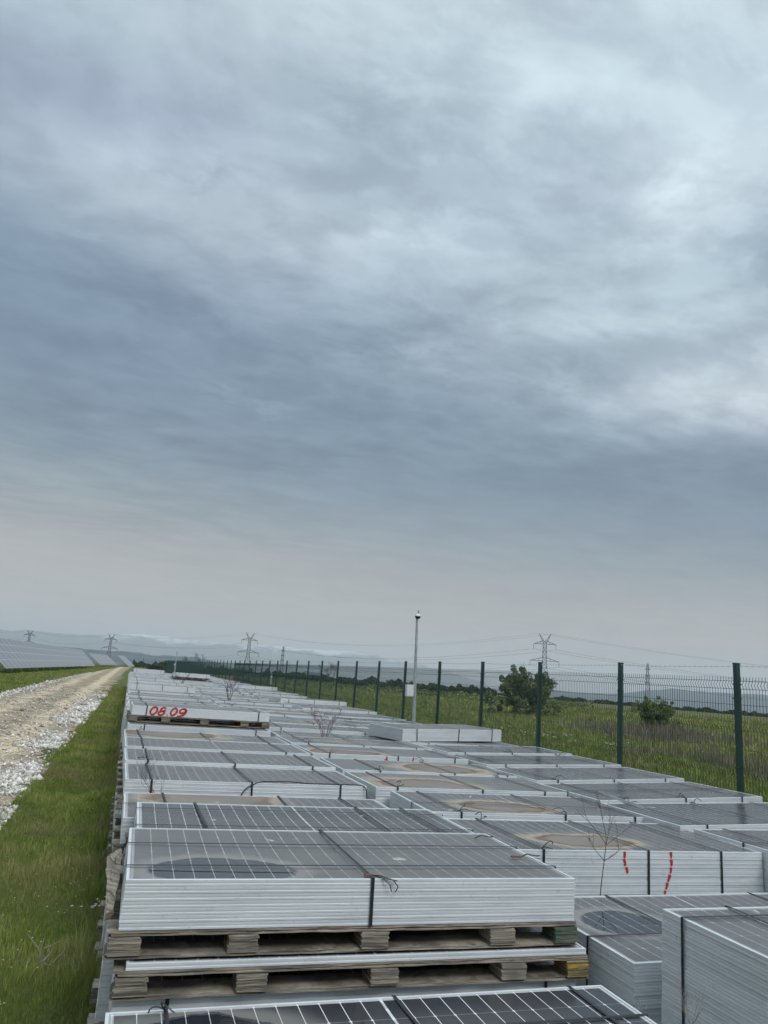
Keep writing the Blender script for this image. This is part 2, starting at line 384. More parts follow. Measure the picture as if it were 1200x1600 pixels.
# dead reeds
n = 60000; cA = at(1140, 1165, z=0); Yr = RNG.uniform(23, 62, n); az_ = np.radians(RNG.uniform(30, 50, n)); Xb = Yr*np.sin(az_); Yb = Yr*np.cos(az_)
rn = fbm2(Xb, Yb, .12, 7.); e_ = np.clip((az_-np.radians(31))/np.radians(8), 0, 1)
k_ = (RNG.uniform(0, 1, n) < np.clip(rn*3.0-.15, 0, 1)*e_*np.clip(.8+fbm2(Xb, Yb, .7, 2.)*2, .1, 1)) & (Yr > 27-(np.degrees(az_)-38)*.5+rn*6); Xb, Yb, Yr, rn = Xb[k_], Yb[k_], Yr[k_], rn[k_]
hh = np.clip(RNG.uniform(.2, .65, len(Xb))*(1+rn*.6), .12, 1.1)
tag(blades('dead_reeds', Xb, Yb, hh, .012*np.clip(Yr/20, 1, 4), DRY, RNG.uniform(0, 1, len(Xb)), lean=.25), 'brown dead reeds and weeds standing in the field beyond the fence', 'reeds', kind='stuff')

# gravel stones
def stones(name, X, Y, s, base, label):
    n = len(X); oc = np.array([[1, 0, 0], [0, 1, 0], [-1, 0, 0], [0, -1, 0], [.1, .1, .8], [0, 0, -.5]], float)
    tri = np.array([[0, 1, 4], [1, 2, 4], [2, 3, 4], [3, 0, 4], [1, 0, 5], [2, 1, 5], [3, 2, 5], [0, 3, 5]])
    a = RNG.uniform(0, 2*np.pi, n); ca, sa = np.cos(a)[:, None], np.sin(a)[:, None]
    P = oc[None]*(RNG.uniform(.6, 1.25, (n, 6, 3))*s[:, None, None]); P = P+RNG.normal(0, .12, (n, 6, 3))*s[:, None, None]
    x = P[..., 0]*ca-P[..., 1]*sa; y = P[..., 0]*sa+P[..., 1]*ca
    V = np.stack([x+X[:, None], y+Y[:, None], P[..., 2]+base[:, None]], 2).reshape(-1, 3)
    F = (np.arange(n)*6)[:, None, None]+tri[None]
    t = np.repeat(np.clip(RNG.normal(.58, .28, n), 0, 1), 6)
    return tag(link(name, npmesh(name, V, F.reshape(-1, 3), STONE, t)), label, 'gravel', kind='stuff')
n = 44000; Yb = samp_y(n, 9.5, 48, 1.6); L_, R_ = road_edges(Yb)
Xb = R_+.25-np.abs(RNG.normal(0, .5, n)); rn = fbm2(Xb, Yb, .45, 2.)
k_ = RNG.uniform(0, 1, n) < np.clip(.42+rn*2.4, .02, 1); X1, Y1 = Xb[k_], Yb[k_]
n = 6000; Yb = samp_y(n, 11, 60, 1.6); L_, R_ = road_edges(Yb); X2 = RNG.uniform(L_, R_); Y2 = Yb
n = 8000; Yb = samp_y(n, 22, 110, 1.6); L_, R_ = road_edges(Yb); X3 = L_+np.abs(RNG.normal(0, .35, n))-.2; Y3 = Yb
Xs = np.concatenate([X1, X2, X3]); Ys = np.concatenate([Y1, Y2, Y3])
ss_ = RNG.lognormal(-4.1, .5, len(Xs))*np.clip(Ys/16, .8, 2.2)**.6
stones('white_gravel', Xs, Ys, ss_, ss_*.35+.006, 'loose white chalk gravel along both edges of the track')

# ------------------------------------------------------------------ panel bundles
def ring_mesh(name, W_, D_, prof, mats, mi=None, sheet=None):
    """profile (inset, z) swept round a rectangle"""
    mb = MB(); n = len(prof)
    for (ins, z) in prof:
        for sx, sy in ((-1, -1), (1, -1), (1, 1), (-1, 1)): mb.v.append((sx*(W_/2-ins), sy*(D_/2-ins), z))
    for k in range(n-1):
        for j in range(4):
            a = k*4+j; b_ = k*4+(j+1) % 4; mb.f.append((a, b_, b_+4, a+4)); mb.mi.append(0)
    if sheet is not None:
        i = len(mb.v)
        for sx, sy in ((-1, -1), (1, -1), (1, 1), (-1, 1)): mb.v.append((sx*(W_/2-.004), sy*(D_/2-.004), sheet))
        mb.f.append((i, i+1, i+2, i+3)); mb.mi.append(1)
    return mb.mesh(name, mats)
PROF = [(.020, .0), (.0, .0), (.0, .0085), (.0007, .010), (.0007, .0155), (.0, .017), (.0, .0271), (.0009, .0279), (.014, .0279), (.014, .0242)]
PANEL = ring_mesh('solar_panel', W, D, PROF, [ALU, BACK], sheet=.005)
PANEL2 = ring_mesh('solar_panel', W, D, [(.02, 0), (.0, .0), (.0, .0265), (.0012, .0275), (.014, .0275), (.014, .0235)], [ALU, BACK], sheet=.005)
# glass with a slight sag
def glass_mesh(sag):
    nx, ny = 24, 12; V = []; F = []
    for j in range(ny+1):
        for i in range(nx+1):
            u = i/nx*2-1; v = j/ny*2-1
            V.append((u*(W/2-.0145), v*(D/2-.0145), -sag*(1-u*u)*(1-v*v)))
    for j in range(ny):
        for i in range(nx):
            a = j*(nx+1)+i; F.append((a, a+1, a+nx+2, a+nx+1))
    me = bpy.data.meshes.new('glass'); me.from_pydata(V, [], F); me.materials.append(GLASS)
    me.polygons.foreach_set('use_smooth', [True]*len(F)); me.update(); return me
GM = [glass_mesh(.004), glass_mesh(.010), glass_mesh(.015)]
STACKM = {}
def stack_mesh(n):
    if n not in STACKM:
        mb = MB(); rg = random.Random(n)
        prof = [(.0, .0), (.0, .0255), (.0022, .0265), (.0022, TH)]
        for k in range(n):
            dx, dy = rg.uniform(-.004, .004), rg.uniform(-.004, .004)
            for (ins, z) in prof:
                for sx, sy in ((-1, -1), (1, -1), (1, 1), (-1, 1)): mb.v.append((sx*(W/2-ins)+dx, sy*(D/2-ins)+dy, z+k*TH))
            i0 = len(mb.v)-16
            for q in range(3):
                for j in range(4):
                    a = i0+q*4+j; b_ = i0+q*4+(j+1) % 4; mb.f.append((a, b_, b_+4, a+4)); mb.mi.append(0)
            mb.f.append((i0+3, i0+2, i0+1, i0)); mb.mi.append(0); mb.f.append((i0+12, i0+13, i0+14, i0+15)); mb.mi.append(0)
        STACKM[n] = mb.mesh('lower_panels', ALU)
    return STACKM[n]
PALH = .115
def pallet_boards(seed=0, rough=True):
    """top and bottom boards: delaminated, wavy plywood strips with ragged edges"""
    rg = random.Random(seed); mb = MB(); N = 46
    def sheet(z0, th, y0, y1, wav, xo0, xo1):
        i0 = len(mb.v)
        for i in range(N+1):
            x = -W/2-xo0+(W+xo0+xo1)*i/N
            w1 = wav*mnoise.noise(Vector((x*2.1, seed*3.1+z0*90, 0)))+wav*.5*mnoise.noise(Vector((x*9, seed, z0*50)))
            ed = .008*mnoise.noise(Vector((x*7, seed+z0*70, 2))) if rough else 0
            for (yy, zz) in ((y0-ed, z0+w1), (y1, z0), (y1, z0+th), (y0-ed, z0+th+w1)): mb.v.append((x, yy, zz))
        for i in range(N):
            a = i0+i*4
            for q in range(4): mb.f.append((a+q, a+(q+1) % 4, a+4+(q+1) % 4, a+4+q)); mb.mi.append(0)
        mb.f.append((i0, i0+3, i0+2, i0+1)); a = i0+N*4; mb.f.append((a, a+1, a+2, a+3)); mb.mi += [0, 0]
    for (ya, yb) in ((-D/2-.004, -D/2+.16), (-.09, .09), (D/2-.16, D/2+.01)):
        sheet(.002, .007, ya, yb, .0015, .05, .012); sheet(.0105, .005, ya+.006, yb, .0045, .045, .01)
        sheet(PALH-.012, .0095, ya+.004, yb, .001, .05, .01); sheet(PALH-.022, .006, ya-.004, yb, .005, .03, .008)
    return mb.mesh('boards', WOOD)
BOARDS = [pallet_boards(s) for s in range(3)]
def block_mesh(w, seed, mat):
    mb = MB(); rg = random.Random(seed); z = .0175; zt = PALH-.0245; n = 9; t = (zt-z)/n
    for k in range(n):
        a, b_ = rg.uniform(-.004, .004), rg.uniform(-.004, .004); c_ = rg.uniform(-.003, .003)
        mb.quadbox(-w/2+a, w/2+b_, -.07+c_, .07, z+k*t, z+(k+1)*t-.0012)
    return mb.mesh('block', mat)
BLK = [block_mesh(.135, s, WOOD) for s in range(4)]
BLKG = block_mesh(.13, 9, WOODG); BLKY = block_mesh(.12, 8, WOODY)
BLKX = [-W/2+.03, -W/2+.55, .04, W/2-.42, W/2-.055]
def pallet_full(seed):
    mb = MB()
    for ya, yb in ((-D/2-.015, -D/2+.13), (-.07, .07), (D/2-.13, D/2+.01)):
        mb.quadbox(-W/2-.03, W/2+.005, ya, yb, .002, .02); mb.quadbox(-W/2-.03, W/2+.005, ya, yb, PALH-.02, PALH-.001)
        for bx in BLKX: mb.quadbox(bx-.065, bx+.065, ya+.004, yb-.004, .0205, PALH-.0205)
    return mb.mesh('pallet', WOOD)
PALFAR = pallet_full(0)
def strap_mesh(fx, h, w=.017, th=.0012, skew=0.0, buckle=False):
    """band round the bundle across its short direction at x=fx"""
    mb = MB(); g = .007; pts = [(-D/2-g, -.004), (-D/2-g, h+.003), (D/2+g, h+.003), (D/2+g, -.004)]
    xs = [fx+skew*.4, fx, fx-skew, fx-skew]; out = [(-D/2-g-th, -.004), (-D/2-g-th, h+.003+th), (D/2+g+th, h+.003+th), (D/2+g+th, -.004)]
    for k in range(4):
        for (yy, zz) in (pts[k], out[k]):
            mb.v.append((xs[k]-w/2, yy, zz)); mb.v.append((xs[k]+w/2, yy, zz))
    for k in range(3):
        a = k*4
        mb.f += [(a, a+1, a+5, a+4), (a+2, a+6, a+7, a+3), (a, a+4, a+6, a+2), (a+1, a+3, a+7, a+5)]; mb.mi += [0]*4
    return mb.mesh('strap', STRAP)
def longstrap_mesh(fy, h, w=.016, th=.0012):
    mb = MB(); g = .009; H_ = h+.0045; xs = [-W/2-g, -W/2-g, W/2+g, W/2+g]; zs = [-.004, H_, H_, -.004]
    xo = [-W/2-g-th, -W/2-g-th, W/2+g+th, W/2+g+th]; zo = [-.004, H_+th, H_+th, -.004]
    for k in range(4):
        for (xx, zz) in ((xs[k], zs[k]), (xo[k], zo[k])): mb.v.append((xx, fy-w/2, zz)); mb.v.append((xx, fy+w/2, zz))
    for k in range(3):
        a = k*4; mb.f += [(a, a+1, a+5, a+4), (a+2, a+6, a+7, a+3), (a, a+4, a+6, a+2), (a+1, a+3, a+7, a+5)]; mb.mi += [0]*4
    return mb.mesh('strap', STRAP)
SM = {}
def strapm(kind, f, h, skew=0):
    k = (kind, round(f, 2), round(h, 2), round(skew, 2))
    if k not in SM: SM[k] = strap_mesh(k[1], k[2], skew=k[3]) if kind == 'c' else longstrap_mesh(k[1], k[2])
    return SM[k]
GROUP = 'strapped bundles of solar panels piled in rows'
def tail(root, x, y, z, rg, big=1.0, name='strap_end'):
    mb = MB(); a = rg.uniform(0, 2*math.pi)
    for q in range(2):
        a += rg.uniform(.5, 1.5); L_ = rg.uniform(.07, .16)*big; p = [(x, y, z+.004)]
        for k in range(1, 7):
            t = k/6; p.append((x+math.cos(a+t*1.2)*L_*t, y+math.sin(a+t*1.2)*L_*t*.7, z+.004+math.sin(t*2.6)*.05*big*(1 if q else .35)))
        mb.tube(p, .0035, 4)
    mb.obj(name, STRAP, root)
def bundle(xl, y, ztop, n, label, yaw=0.0, straps=(.12, .5, .88), longs=(), tilt=0.0, detail=2, glass=None, zbase=None, pallet='full', tails=0, seed=0, yellow=False, green=False, xj=.0018, name='panel_bundle', pair=False):
    """xl,y: front left top corner; ztop: world height of the top frame; n panels; the root stands under the pallet"""
    rg = random.Random(seed*31+int(y*100)+int(xl*10))
    hs = n*TH; ph = PALH if pallet else 0.0
    zb = ztop-hs-ph if zbase is None else zbase
    ca, sa = math.cos(yaw), math.sin(yaw)
    cx = xl+ca*W/2-sa*D/2; cy = y+sa*W/2+ca*D/2
    root = bpy.data.objects.new(name, None); COL.objects.link(root); root.empty_display_size = .2
    root.location = (cx, cy, zb); root.rotation_euler = (0, -tilt, yaw); tag(root, label, 'panel bundle', GROUP)
    if pallet:
        if detail >= 2:
            p = link('pallet', BOARDS[seed % 3], root)
            for bi, bx in enumerate(BLKX):
                for by in (-D/2+.055, 0, D/2-.07):
                    mm = BLK[(bi+seed) % 4]
                    o = link('block', mm, p, (bx, by, 0))
                    if bi == 4 and by < -.1 and (green or yellow):
                        o.data = BLKG if green else BLKY; o['label'] = 'green painted block' if green else 'yellow painted block'
        else: link('pallet', PALFAR, root)
    z0 = ph
    if detail >= 1:
        me = PANEL if detail >= 2 else PANEL2
        drift = rg.uniform(-.0014, .0014)
        for k in range(n):
            top = k == n-1
            dx = drift*(n-1-k)*.35+rg.uniform(-xj, xj); dy = rg.uniform(-xj, xj)*.7
            if top: dx = dy = 0
            o = link('solar_panel', me, root, (dx, dy, z0+k*TH-(.0018 if (pair and k % 2) else 0)))
    else:
        if n > 1: link('solar_panels', stack_mesh(n-1), root, (0, 0, z0))
        o = link('solar_panel', PANEL2, root, (0, 0, z0+(n-1)*TH))
    g = link('glass', GM[rg.choice((0, 0, 1))] if not glass or 'sag' not in glass else GM[glass['sag']], o, (0, 0, .0255))
    gl = dict(dust=rg.uniform(.2, .95), ring=0.0, puddle=0.0, ring_x=rg.uniform(-.5, .5), ring_y=rg.uniform(-.1, .1), ring_r=rg.uniform(.3, .5), ring_asp=rg.uniform(.35, .9))
    if glass: gl.update({k: v for k, v in glass.items() if k != 'sag'})
    elif rg.random() < .45: gl['ring'] = rg.uniform(.4, 1.)
    for k in ('dust', 'ring', 'puddle', 'ring_x', 'ring_y', 'ring_r', 'ring_asp'): g[k] = float(gl[k])
    for f in straps: link('strap', strapm('c', (f-.5)*W, hs, rg.uniform(-.03, .03)), root, (0, 0, z0))
    for f in longs: link('strap', strapm('l', (f-.5)*D, hs), root, (0, 0, z0))
    for k in range(tails): tail(root, (rg.choice(straps or (.5,))-.5)*W, rg.choice((-1, -1, 1))*D/2*rg.uniform(.9, 1), z0+hs, rg)
    return root, z0+hs
def two_tier(xl, y, ztop, n, label, lower_label, lx=0.0, **kw):
    """upper bundle on its pallet, lower bundle below it down to the ground"""
    r, h = bundle(xl, y, ztop, n, label, **kw)
    zlow = ztop-n*TH-PALH
    nl = max(1, int((zlow-PALH)/TH)); kk = dict(kw); kk['zbase'] = zlow-nl*TH-PALH
    for q in ('green', 'yellow', 'tails', 'glass', 'longs'): kk.pop(q, None)
    if kk['zbase'] > .0: kk['zbase'] = kk['zbase']
    kk['detail'] = min(kk.get('detail', 2), 1); kk['straps'] = (.16, .86)
    bundle(xl+lx, y+random.uniform(-.02, .02), zlow, nl, lower_label, **kk)
    return r, h
E_ = EYE
def Zt(z): return E_+z
def nfit(ztop): return max(2, int((ztop-PALH)/TH))
# ---- left row, near
bundle(.10, 2.33, Zt(-1.36), nfit(Zt(-1.36)), 'dark glass bundle at the bottom edge of the photo, nearest in the left row', straps=(.10, .545, .915), longs=(.70, .30), glass=dict(dust=.10, puddle=1., ring_x=-.80, ring_y=.12, ring_r=.42), seed=1, tails=1)
r1, h1 = bundle(.115, 3.72, Zt(-.95), 7, 'bundle with a dark puddle on its left half, resting on the green-blocked pallet', yaw=-.012, straps=(.505,), longs=(.20, .62), glass=dict(dust=.78, puddle=1., ring_x=-.69, ring_y=-.37, ring_r=.34, ring_asp=.74, sag=1), seed=0, green=True)
zz = Zt(-.95)-7*TH-PALH
bundle(.165, 3.685, zz-.004, 1, 'single framed panel lying between two pallets, on the one with a yellow block', yaw=-.012, straps=(), seed=1, yellow=True, xj=0)
zz2 = zz-.004-TH-PALH
nl = int((zz2-.004-PALH)/TH)
bundle(.13, 3.72, zz2-.004, nl, 'bottom bundle on the ground under the pallet with a yellow block', yaw=-.012, straps=(.10, .92), zbase=zz2-.004-nl*TH-PALH, seed=2, detail=1)
two_tier(.175, 4.86, Zt(-1.00), 7, 'upper bundle with small white splashes, directly behind the one with the puddle', 'lower bundle on the ground behind the puddle bundle in the left row', lx=-.09, yaw=-.01, straps=(.19, .72, .90), longs=(.25, .75), glass=dict(dust=.38), seed=3)
two_tier(.105, 6.02, Zt(-1.12), 6, 'upper bundle with brown dirt along its rear glass, third along the left row', 'lower bundle on the ground, third along the left row', lx=-.03, yaw=.0, straps=(.15, .58, .86), longs=(.5,), glass=dict(dust=.6, ring=.85, ring_x=-.45, ring_y=.3, ring_r=.5), seed=4, tails=1)
two_tier(.10, 7.33, Zt(-1.04), 5, 'upper bundle with a loose black cable lying on its glass edge', 'lower bundle on the ground under the one with the loose cable', lx=.02, yaw=.012, straps=(.10, .50, .88), longs=(), glass=dict(dust=.6), seed=5)
two_tier(.085, 8.46, Zt(-1.01), 5, 'upper bundle right behind the one with the loose cable', 'lower bundle behind the one with the loose cable', lx=.0, yaw=.015, straps=(.10, .5, .88), glass=dict(dust=.55), seed=6, tails=1)
two_tier(.075, 9.72, Zt(-1.00), 6, 'upper bundle two ahead of the one painted 08.09, in the left row', 'lower bundle two ahead of the one painted 08.09', yaw=.01, straps=(.09, .86), glass=dict(dust=.75), seed=7, detail=1)
two_tier(.06, 10.95, Zt(-1.01), 6, 'upper bundle with a long brown stain, one ahead of the one painted 08.09', 'lower bundle one ahead of the one painted 08.09', yaw=.01, straps=(.09, .5, .86), glass=dict(dust=.7, ring=1, ring_x=-.5, ring_y=.25, ring_r=.6), seed=8, detail=1, tails=1)
n8 = nfit(Zt(-.985)); bundle(.10, 12.75, Zt(-.985), n8, 'tall bundle standing on the ground directly under the one painted 08.09', yaw=.012, straps=(.11, .89), seed=9, detail=1, zbase=Zt(-.985)-n8*TH-PALH)
r8, h8 = bundle(.13, 13.15, Zt(-.985)+.004+PALH+5*TH, 5, 'raised bundle with the date 08.09 sprayed in red on its white frames', yaw=.03, straps=(.10, .915), glass=dict(dust=.8), seed=10, detail=2)
# red digits on the front face of that bundle
def arc(cx, cy, rx, ry, a0, a1, n=14, sl=.28):
    return [(cx+rx*math.cos(math.radians(a0+(a1-a0)*i/n))+sl*(cy+ry*math.sin(math.radians(a0+(a1-a0)*i/n))), cy+ry*math.sin(math.radians(a0+(a1-a0)*i/n))) for i in range(n+1)]
def stroke(mb, pts, w, y0, mp):
    P = [Vector((mp(p)[0], 0, mp(p)[1])) for p in pts]; n = len(P); rows = []
    for k in range(n):
        t = (P[min(k+1, n-1)]-P[max(k-1, 0)]).normalized(); nn = Vector((-t.z, 0, t.x))
        ww = w*(.8+.5*mnoise.noise(Vector((k*.7, P[0].x*9, 1)))+.1)
        rows.append((P[k]+nn*ww/2, P[k]-nn*ww/2))
    i0 = len(mb.v)
    for a, b_ in rows:
        for yy in (y0, y0-.0015): mb.v.append((a.x, yy, a.z)); mb.v.append((b_.x, yy, b_.z))
    for k in range(n-1):
        a = i0+k*4; mb.f += [(a+2, a+3, a+7, a+6), (a, a+2, a+6, a+4), (a+1, a+5, a+7, a+3)]; mb.mi += [0]*3
hN = h8-PALH
mp = lambda p: (-W/2+.265+p[0]*.138, PALH+.018+p[1]*.120)
mb = MB(); yF = -D/2-.0025
for pts in (arc(.42, .5, .36, .5, 70, 430, 18), arc(1.45, .74, .27, .25, 20, 350, 14), arc(1.38, .24, .33, .26, 110, 440, 14),
            [(2.08, .02), (2.16, .0), (2.12, .06)], arc(2.75, .5, .33, .48, 60, 420, 18), arc(3.75, .66, .36, .30, 10, 370, 16), [(4.35, .82), (4.28, .45), (4.02, .12), (3.55, -.08), (3.3, -.05)]):
    stroke(mb, pts, .033, yF, mp)
mb.obj('painted_date', RED, r8)
# ---- loose cable on the 7.33 bundle: top level thing
def cable(name, pts, r, label, cat='cable', mat=CABLE, parent=None):
    P = [Vector(p) for p in pts]; out = []
    for i in range(len(P)-1):
        p0, p1, p2, p3 = P[max(i-1, 0)], P[i], P[i+1], P[min(i+2, len(P)-1)]
        for k in range(6):
            t = k/6; out.append(.5*((2*p1)+(-p0+p2)*t+(2*p0-5*p1+4*p2-p3)*t*t+(-p0+3*p1-3*p2+p3)*t**3))
    out.append(P[-1]); mb = MB(); mb.tube(out, r, 6); o = mb.obj(name, mat, parent, smooth=True)
    if label: tag(o, label, cat)
    return o
zt = Zt(-1.04)
cable('loose_cable', [(1.13, 7.325, zt-.17), (1.15, 7.32, zt-.10), (1.20, 7.325, zt-.04), (1.32, 7.36, zt+.008), (1.45, 7.42, zt+.006), (1.62, 7.45, zt+.006), (1.8, 7.38, zt+.006), (2.0, 7.38, zt+.006), (2.3, 7.375, zt+.006), (2.36, 7.33, zt-.02), (2.372, 7.32, zt-.1)], .0055, 'loose black cable draped over the front edge of a bundle in the left row')
cable('loose_cable', [(.16, 4.90, Zt(-1.0)-.0), (.12, 4.88, Zt(-1.0)-.05), (.11, 4.9, Zt(-1.0)-.14), (.135, 4.87, Zt(-1.0)-.22)], .004, 'short black cord hanging down the left end of the bundle behind the puddle')
# tails and buckles on the near bundle
def loc(root, x, y, z): return root.matrix_basis @ Vector((x, y, z))
rg = random.Random(5)
mb = MB(); zt_ = h1; x0 = .011
for pts in ([(x0, -D/2+.05, zt_+.006), (x0+.05, -D/2-.0, zt_+.012), (x0+.10, -D/2-.02, zt_-.002), (x0+.125, -D/2-.025, zt_-.03), (x0+.115, -D/2-.02, zt_-.055)],
            [(x0, -D/2+.05, zt_+.006), (x0+.05, -D/2-.01, zt_+.005), (x0+.08, -D/2-.03, zt_-.02), (x0+.09, -D/2-.03, zt_-.05)], [(x0, -D/2+.04, zt_+.006), (x0+.06, -D/2-.01, zt_+.004), (x0+.12, -D/2-.02, zt_-.004)]):
    mb.tube(pts, .0028, 5)
mb.obj('strap_end', STRAP, r1)
mb = MB(); mb.quadbox(x0-.03, x0+.012, -D/2+.03, -D/2+.055, zt_+.003, zt_+.009); mb.obj('buckle', RUST, r1)
mb = MB(); mb.quadbox(W/2-.16, W/2-.10, -.13*D, -.13*D+.022, zt_+.006, zt_+.013); mb.obj('buckle', RUST, r1)
for xx, yy in ((W/2-.1, -.12*D), (W/2-.16, .33*D)):
    mb = MB(); mb.tube([(xx, yy, zt_+.008), (xx+.05, yy+.02, zt_+.02), (xx+.11, yy+.01, zt_+.012), (xx+.14, yy+.03, zt_+.01)], .004, 5); mb.obj('strap_end', STRAP, r1)
# ---- middle row, near
n0 = nfit(Zt(-.97)); bundle(2.585, 2.14, Zt(-.965), n0, 'tall bundle at the right bottom corner of the photo, its left end showing many panels', yaw=.0, straps=(.16, .6), longs=(.86,), glass=dict(dust=.7), seed=21, zbase=Zt(-.97)-n0*TH-PALH, xj=.002)
n0 = nfit(Zt(-1.27)); bundle(2.56, 3.42, Zt(-1.27), n0, 'low bundle with an oval puddle mirroring red marks, behind the corner bundle', yaw=.01, straps=(.27, .8), longs=(.35,), glass=dict(dust=.6, puddle=1, ring_x=-.74, ring_y=.06, ring_r=.26, sag=1), seed=22, tails=1)
n0 = nfit(Zt(-1.09)); rB, hB = bundle(2.58, 4.96, Zt(-1.085), n0, 'bundle with a big brown ringed stain on top and two red paint marks in front', yaw=-.02, straps=(.16, .545, .83), longs=(), glass=dict(dust=.55, ring=1, ring_x=-.18, ring_y=-.16, ring_r=.38, ring_asp=.55, sag=1), pair=True, seed=23, tails=2)
yF = -D/2-.0025
def marks(root, h, items):
    mb = MB()
    for pts, w in items:
        for a, b_ in zip(pts[:-1], pts[1:]):
            stroke(mb, [a, ((a[0]+b_[0])/2+.003, (a[1]+b_[1])/2), (b_[0], b_[1])], w, yF, lambda p: (p[0], h+p[1]))
    return mb.obj('red_mark', RED, root)
marks(rB, hB, [([(-.105, -0.005), (-.108, -0.050)], .022), ([(-.112, -0.056), (-.098, -0.103)], .022), ([(-.092, -0.112), (-.080, -0.153)], .024)])
marks(rB, hB, [([(.295, -0.005), (.298, -0.050)], .022), ([(.297, -0.058), (.302, -0.103)], .024), ([(.294, -0.112), (.290, -0.155)], .022), ([(.286, -0.164), (.268, -0.211)], .024), ([(.262, -0.218), (.250, -0.263)], .024), ([(.244, -0.272), (.230, -0.315)], .02)])
n0 = nfit(Zt(-1.07)); bundle(2.60, 6.25, Zt(-1.07), n0, 'bundle with a pale oval stain around a grey centre, second behind the red paint marks', yaw=-.025, straps=(.13, .58, .9), longs=(.4,), glass=dict(dust=.6, ring=1, ring_x=-.25, ring_y=-.15, ring_r=.42, ring_asp=.6), seed=24, tails=2)
n0 = nfit(Zt(-1.05)); bundle(2.50, 7.42, Zt(-1.05), n0, 'bundle with brown streaked front glass, third behind the two red marks', yaw=.02, straps=(.1, .52, .85), longs=(), glass=dict(dust=.75, ring=.9, ring_x=-.45, ring_y=-.25, ring_r=.5), seed=25, tails=2, detail=2)
n0 = nfit(Zt(-1.04)); bundle(2.48, 8.62, Zt(-1.04), n0, 'bundle with a dark brown burnt-looking stain across its right half', yaw=.0, straps=(.2, .62, .93), longs=(), glass=dict(dust=.75, ring=1, ring_x=.30, ring_y=-.1, ring_r=.48), seed=26, tails=2, detail=1)
n0 = nfit(Zt(-1.01)); rV, hV = bundle(2.44, 9.95, Zt(-1.01), n0, 'bundle with two small red marks on its white front frames, mid-way along the middle row', yaw=.03, straps=(.1, .53, .91), longs=(), glass=dict(dust=.75, ring=1, ring_x=-.6, ring_y=-.2, ring_r=.5), seed=27, tails=2, detail=1)
marks(rV, hV, [([(-.10, -.005), (-.10, -.05)], .02), ([(-.115, -.04), (-.08, -.10)], .05)]); marks(rV, hV, [([(.30, -.005), (.27, -.09)], .022)])
# ---- right row, near
cdat = [(4.93, 2.05, -1.02, .0, 0), (4.92, 3.30, -1.05, .02, 0), (4.88, 4.55, -1.06, .03, .0), (4.78, 5.72, -1.05, .04, .02), (4.80, 6.92, -1.04, .075, .030), (4.80, 8.20, -1.03, .075, .032), (4.82, 9.58, -1.02, .07, .028), (4.82, 10.92, -1.01, .06, .026)]
clab = ['nearest bundle of the right row, mostly outside the right edge of the photo', 'second bundle of the right row, by the right edge', 'third bundle of the right row, beside the brown ringed stain', 'bundle beside the small wire grid, fourth along the right row', 'bundle just behind the small wire grid, fifth along the right row',
        'bundle in front of the fence post second from the right edge', 'bundle seventh along the right row by the green fence', 'bundle one ahead of the raised twisted bundle by the fence']
for i, (x0, y0, z0_, yw, tl) in enumerate(cdat):
    n0 = nfit(Zt(z0_)-.03); bundle(x0, y0, Zt(z0_)-tl*W/2*0, n0, clab[i], yaw=yw, tilt=tl, straps=(.13, .5, .86), longs=() if i % 2 else (.5,), glass=dict(dust=.22+.1*(i % 3), ring=.0), seed=40+i, tails=1 if i > 3 else 2, detail=2 if i < 4 else 1, zbase=Zt(z0_)-n0*TH-PALH+tl*W*.5)
n0 = nfit(Zt(-1.0)); bundle(4.72, 12.25, Zt(-1.0), n0, 'bundle lying under the raised twisted bundle by the fence', yaw=.06, straps=(.13, .5, .86), seed=49, detail=1, zbase=Zt(-1.0)-n0*TH-PALH)
bundle(4.62, 12.5, Zt(-1.0)+.01+7*TH, 7, 'raised bundle of white frames twisted towards the fence, seen below the camera pole', yaw=.26, tilt=.02, straps=(.13, .55, .9), seed=50, detail=1, glass=dict(dust=.9), pallet=False, tails=1)
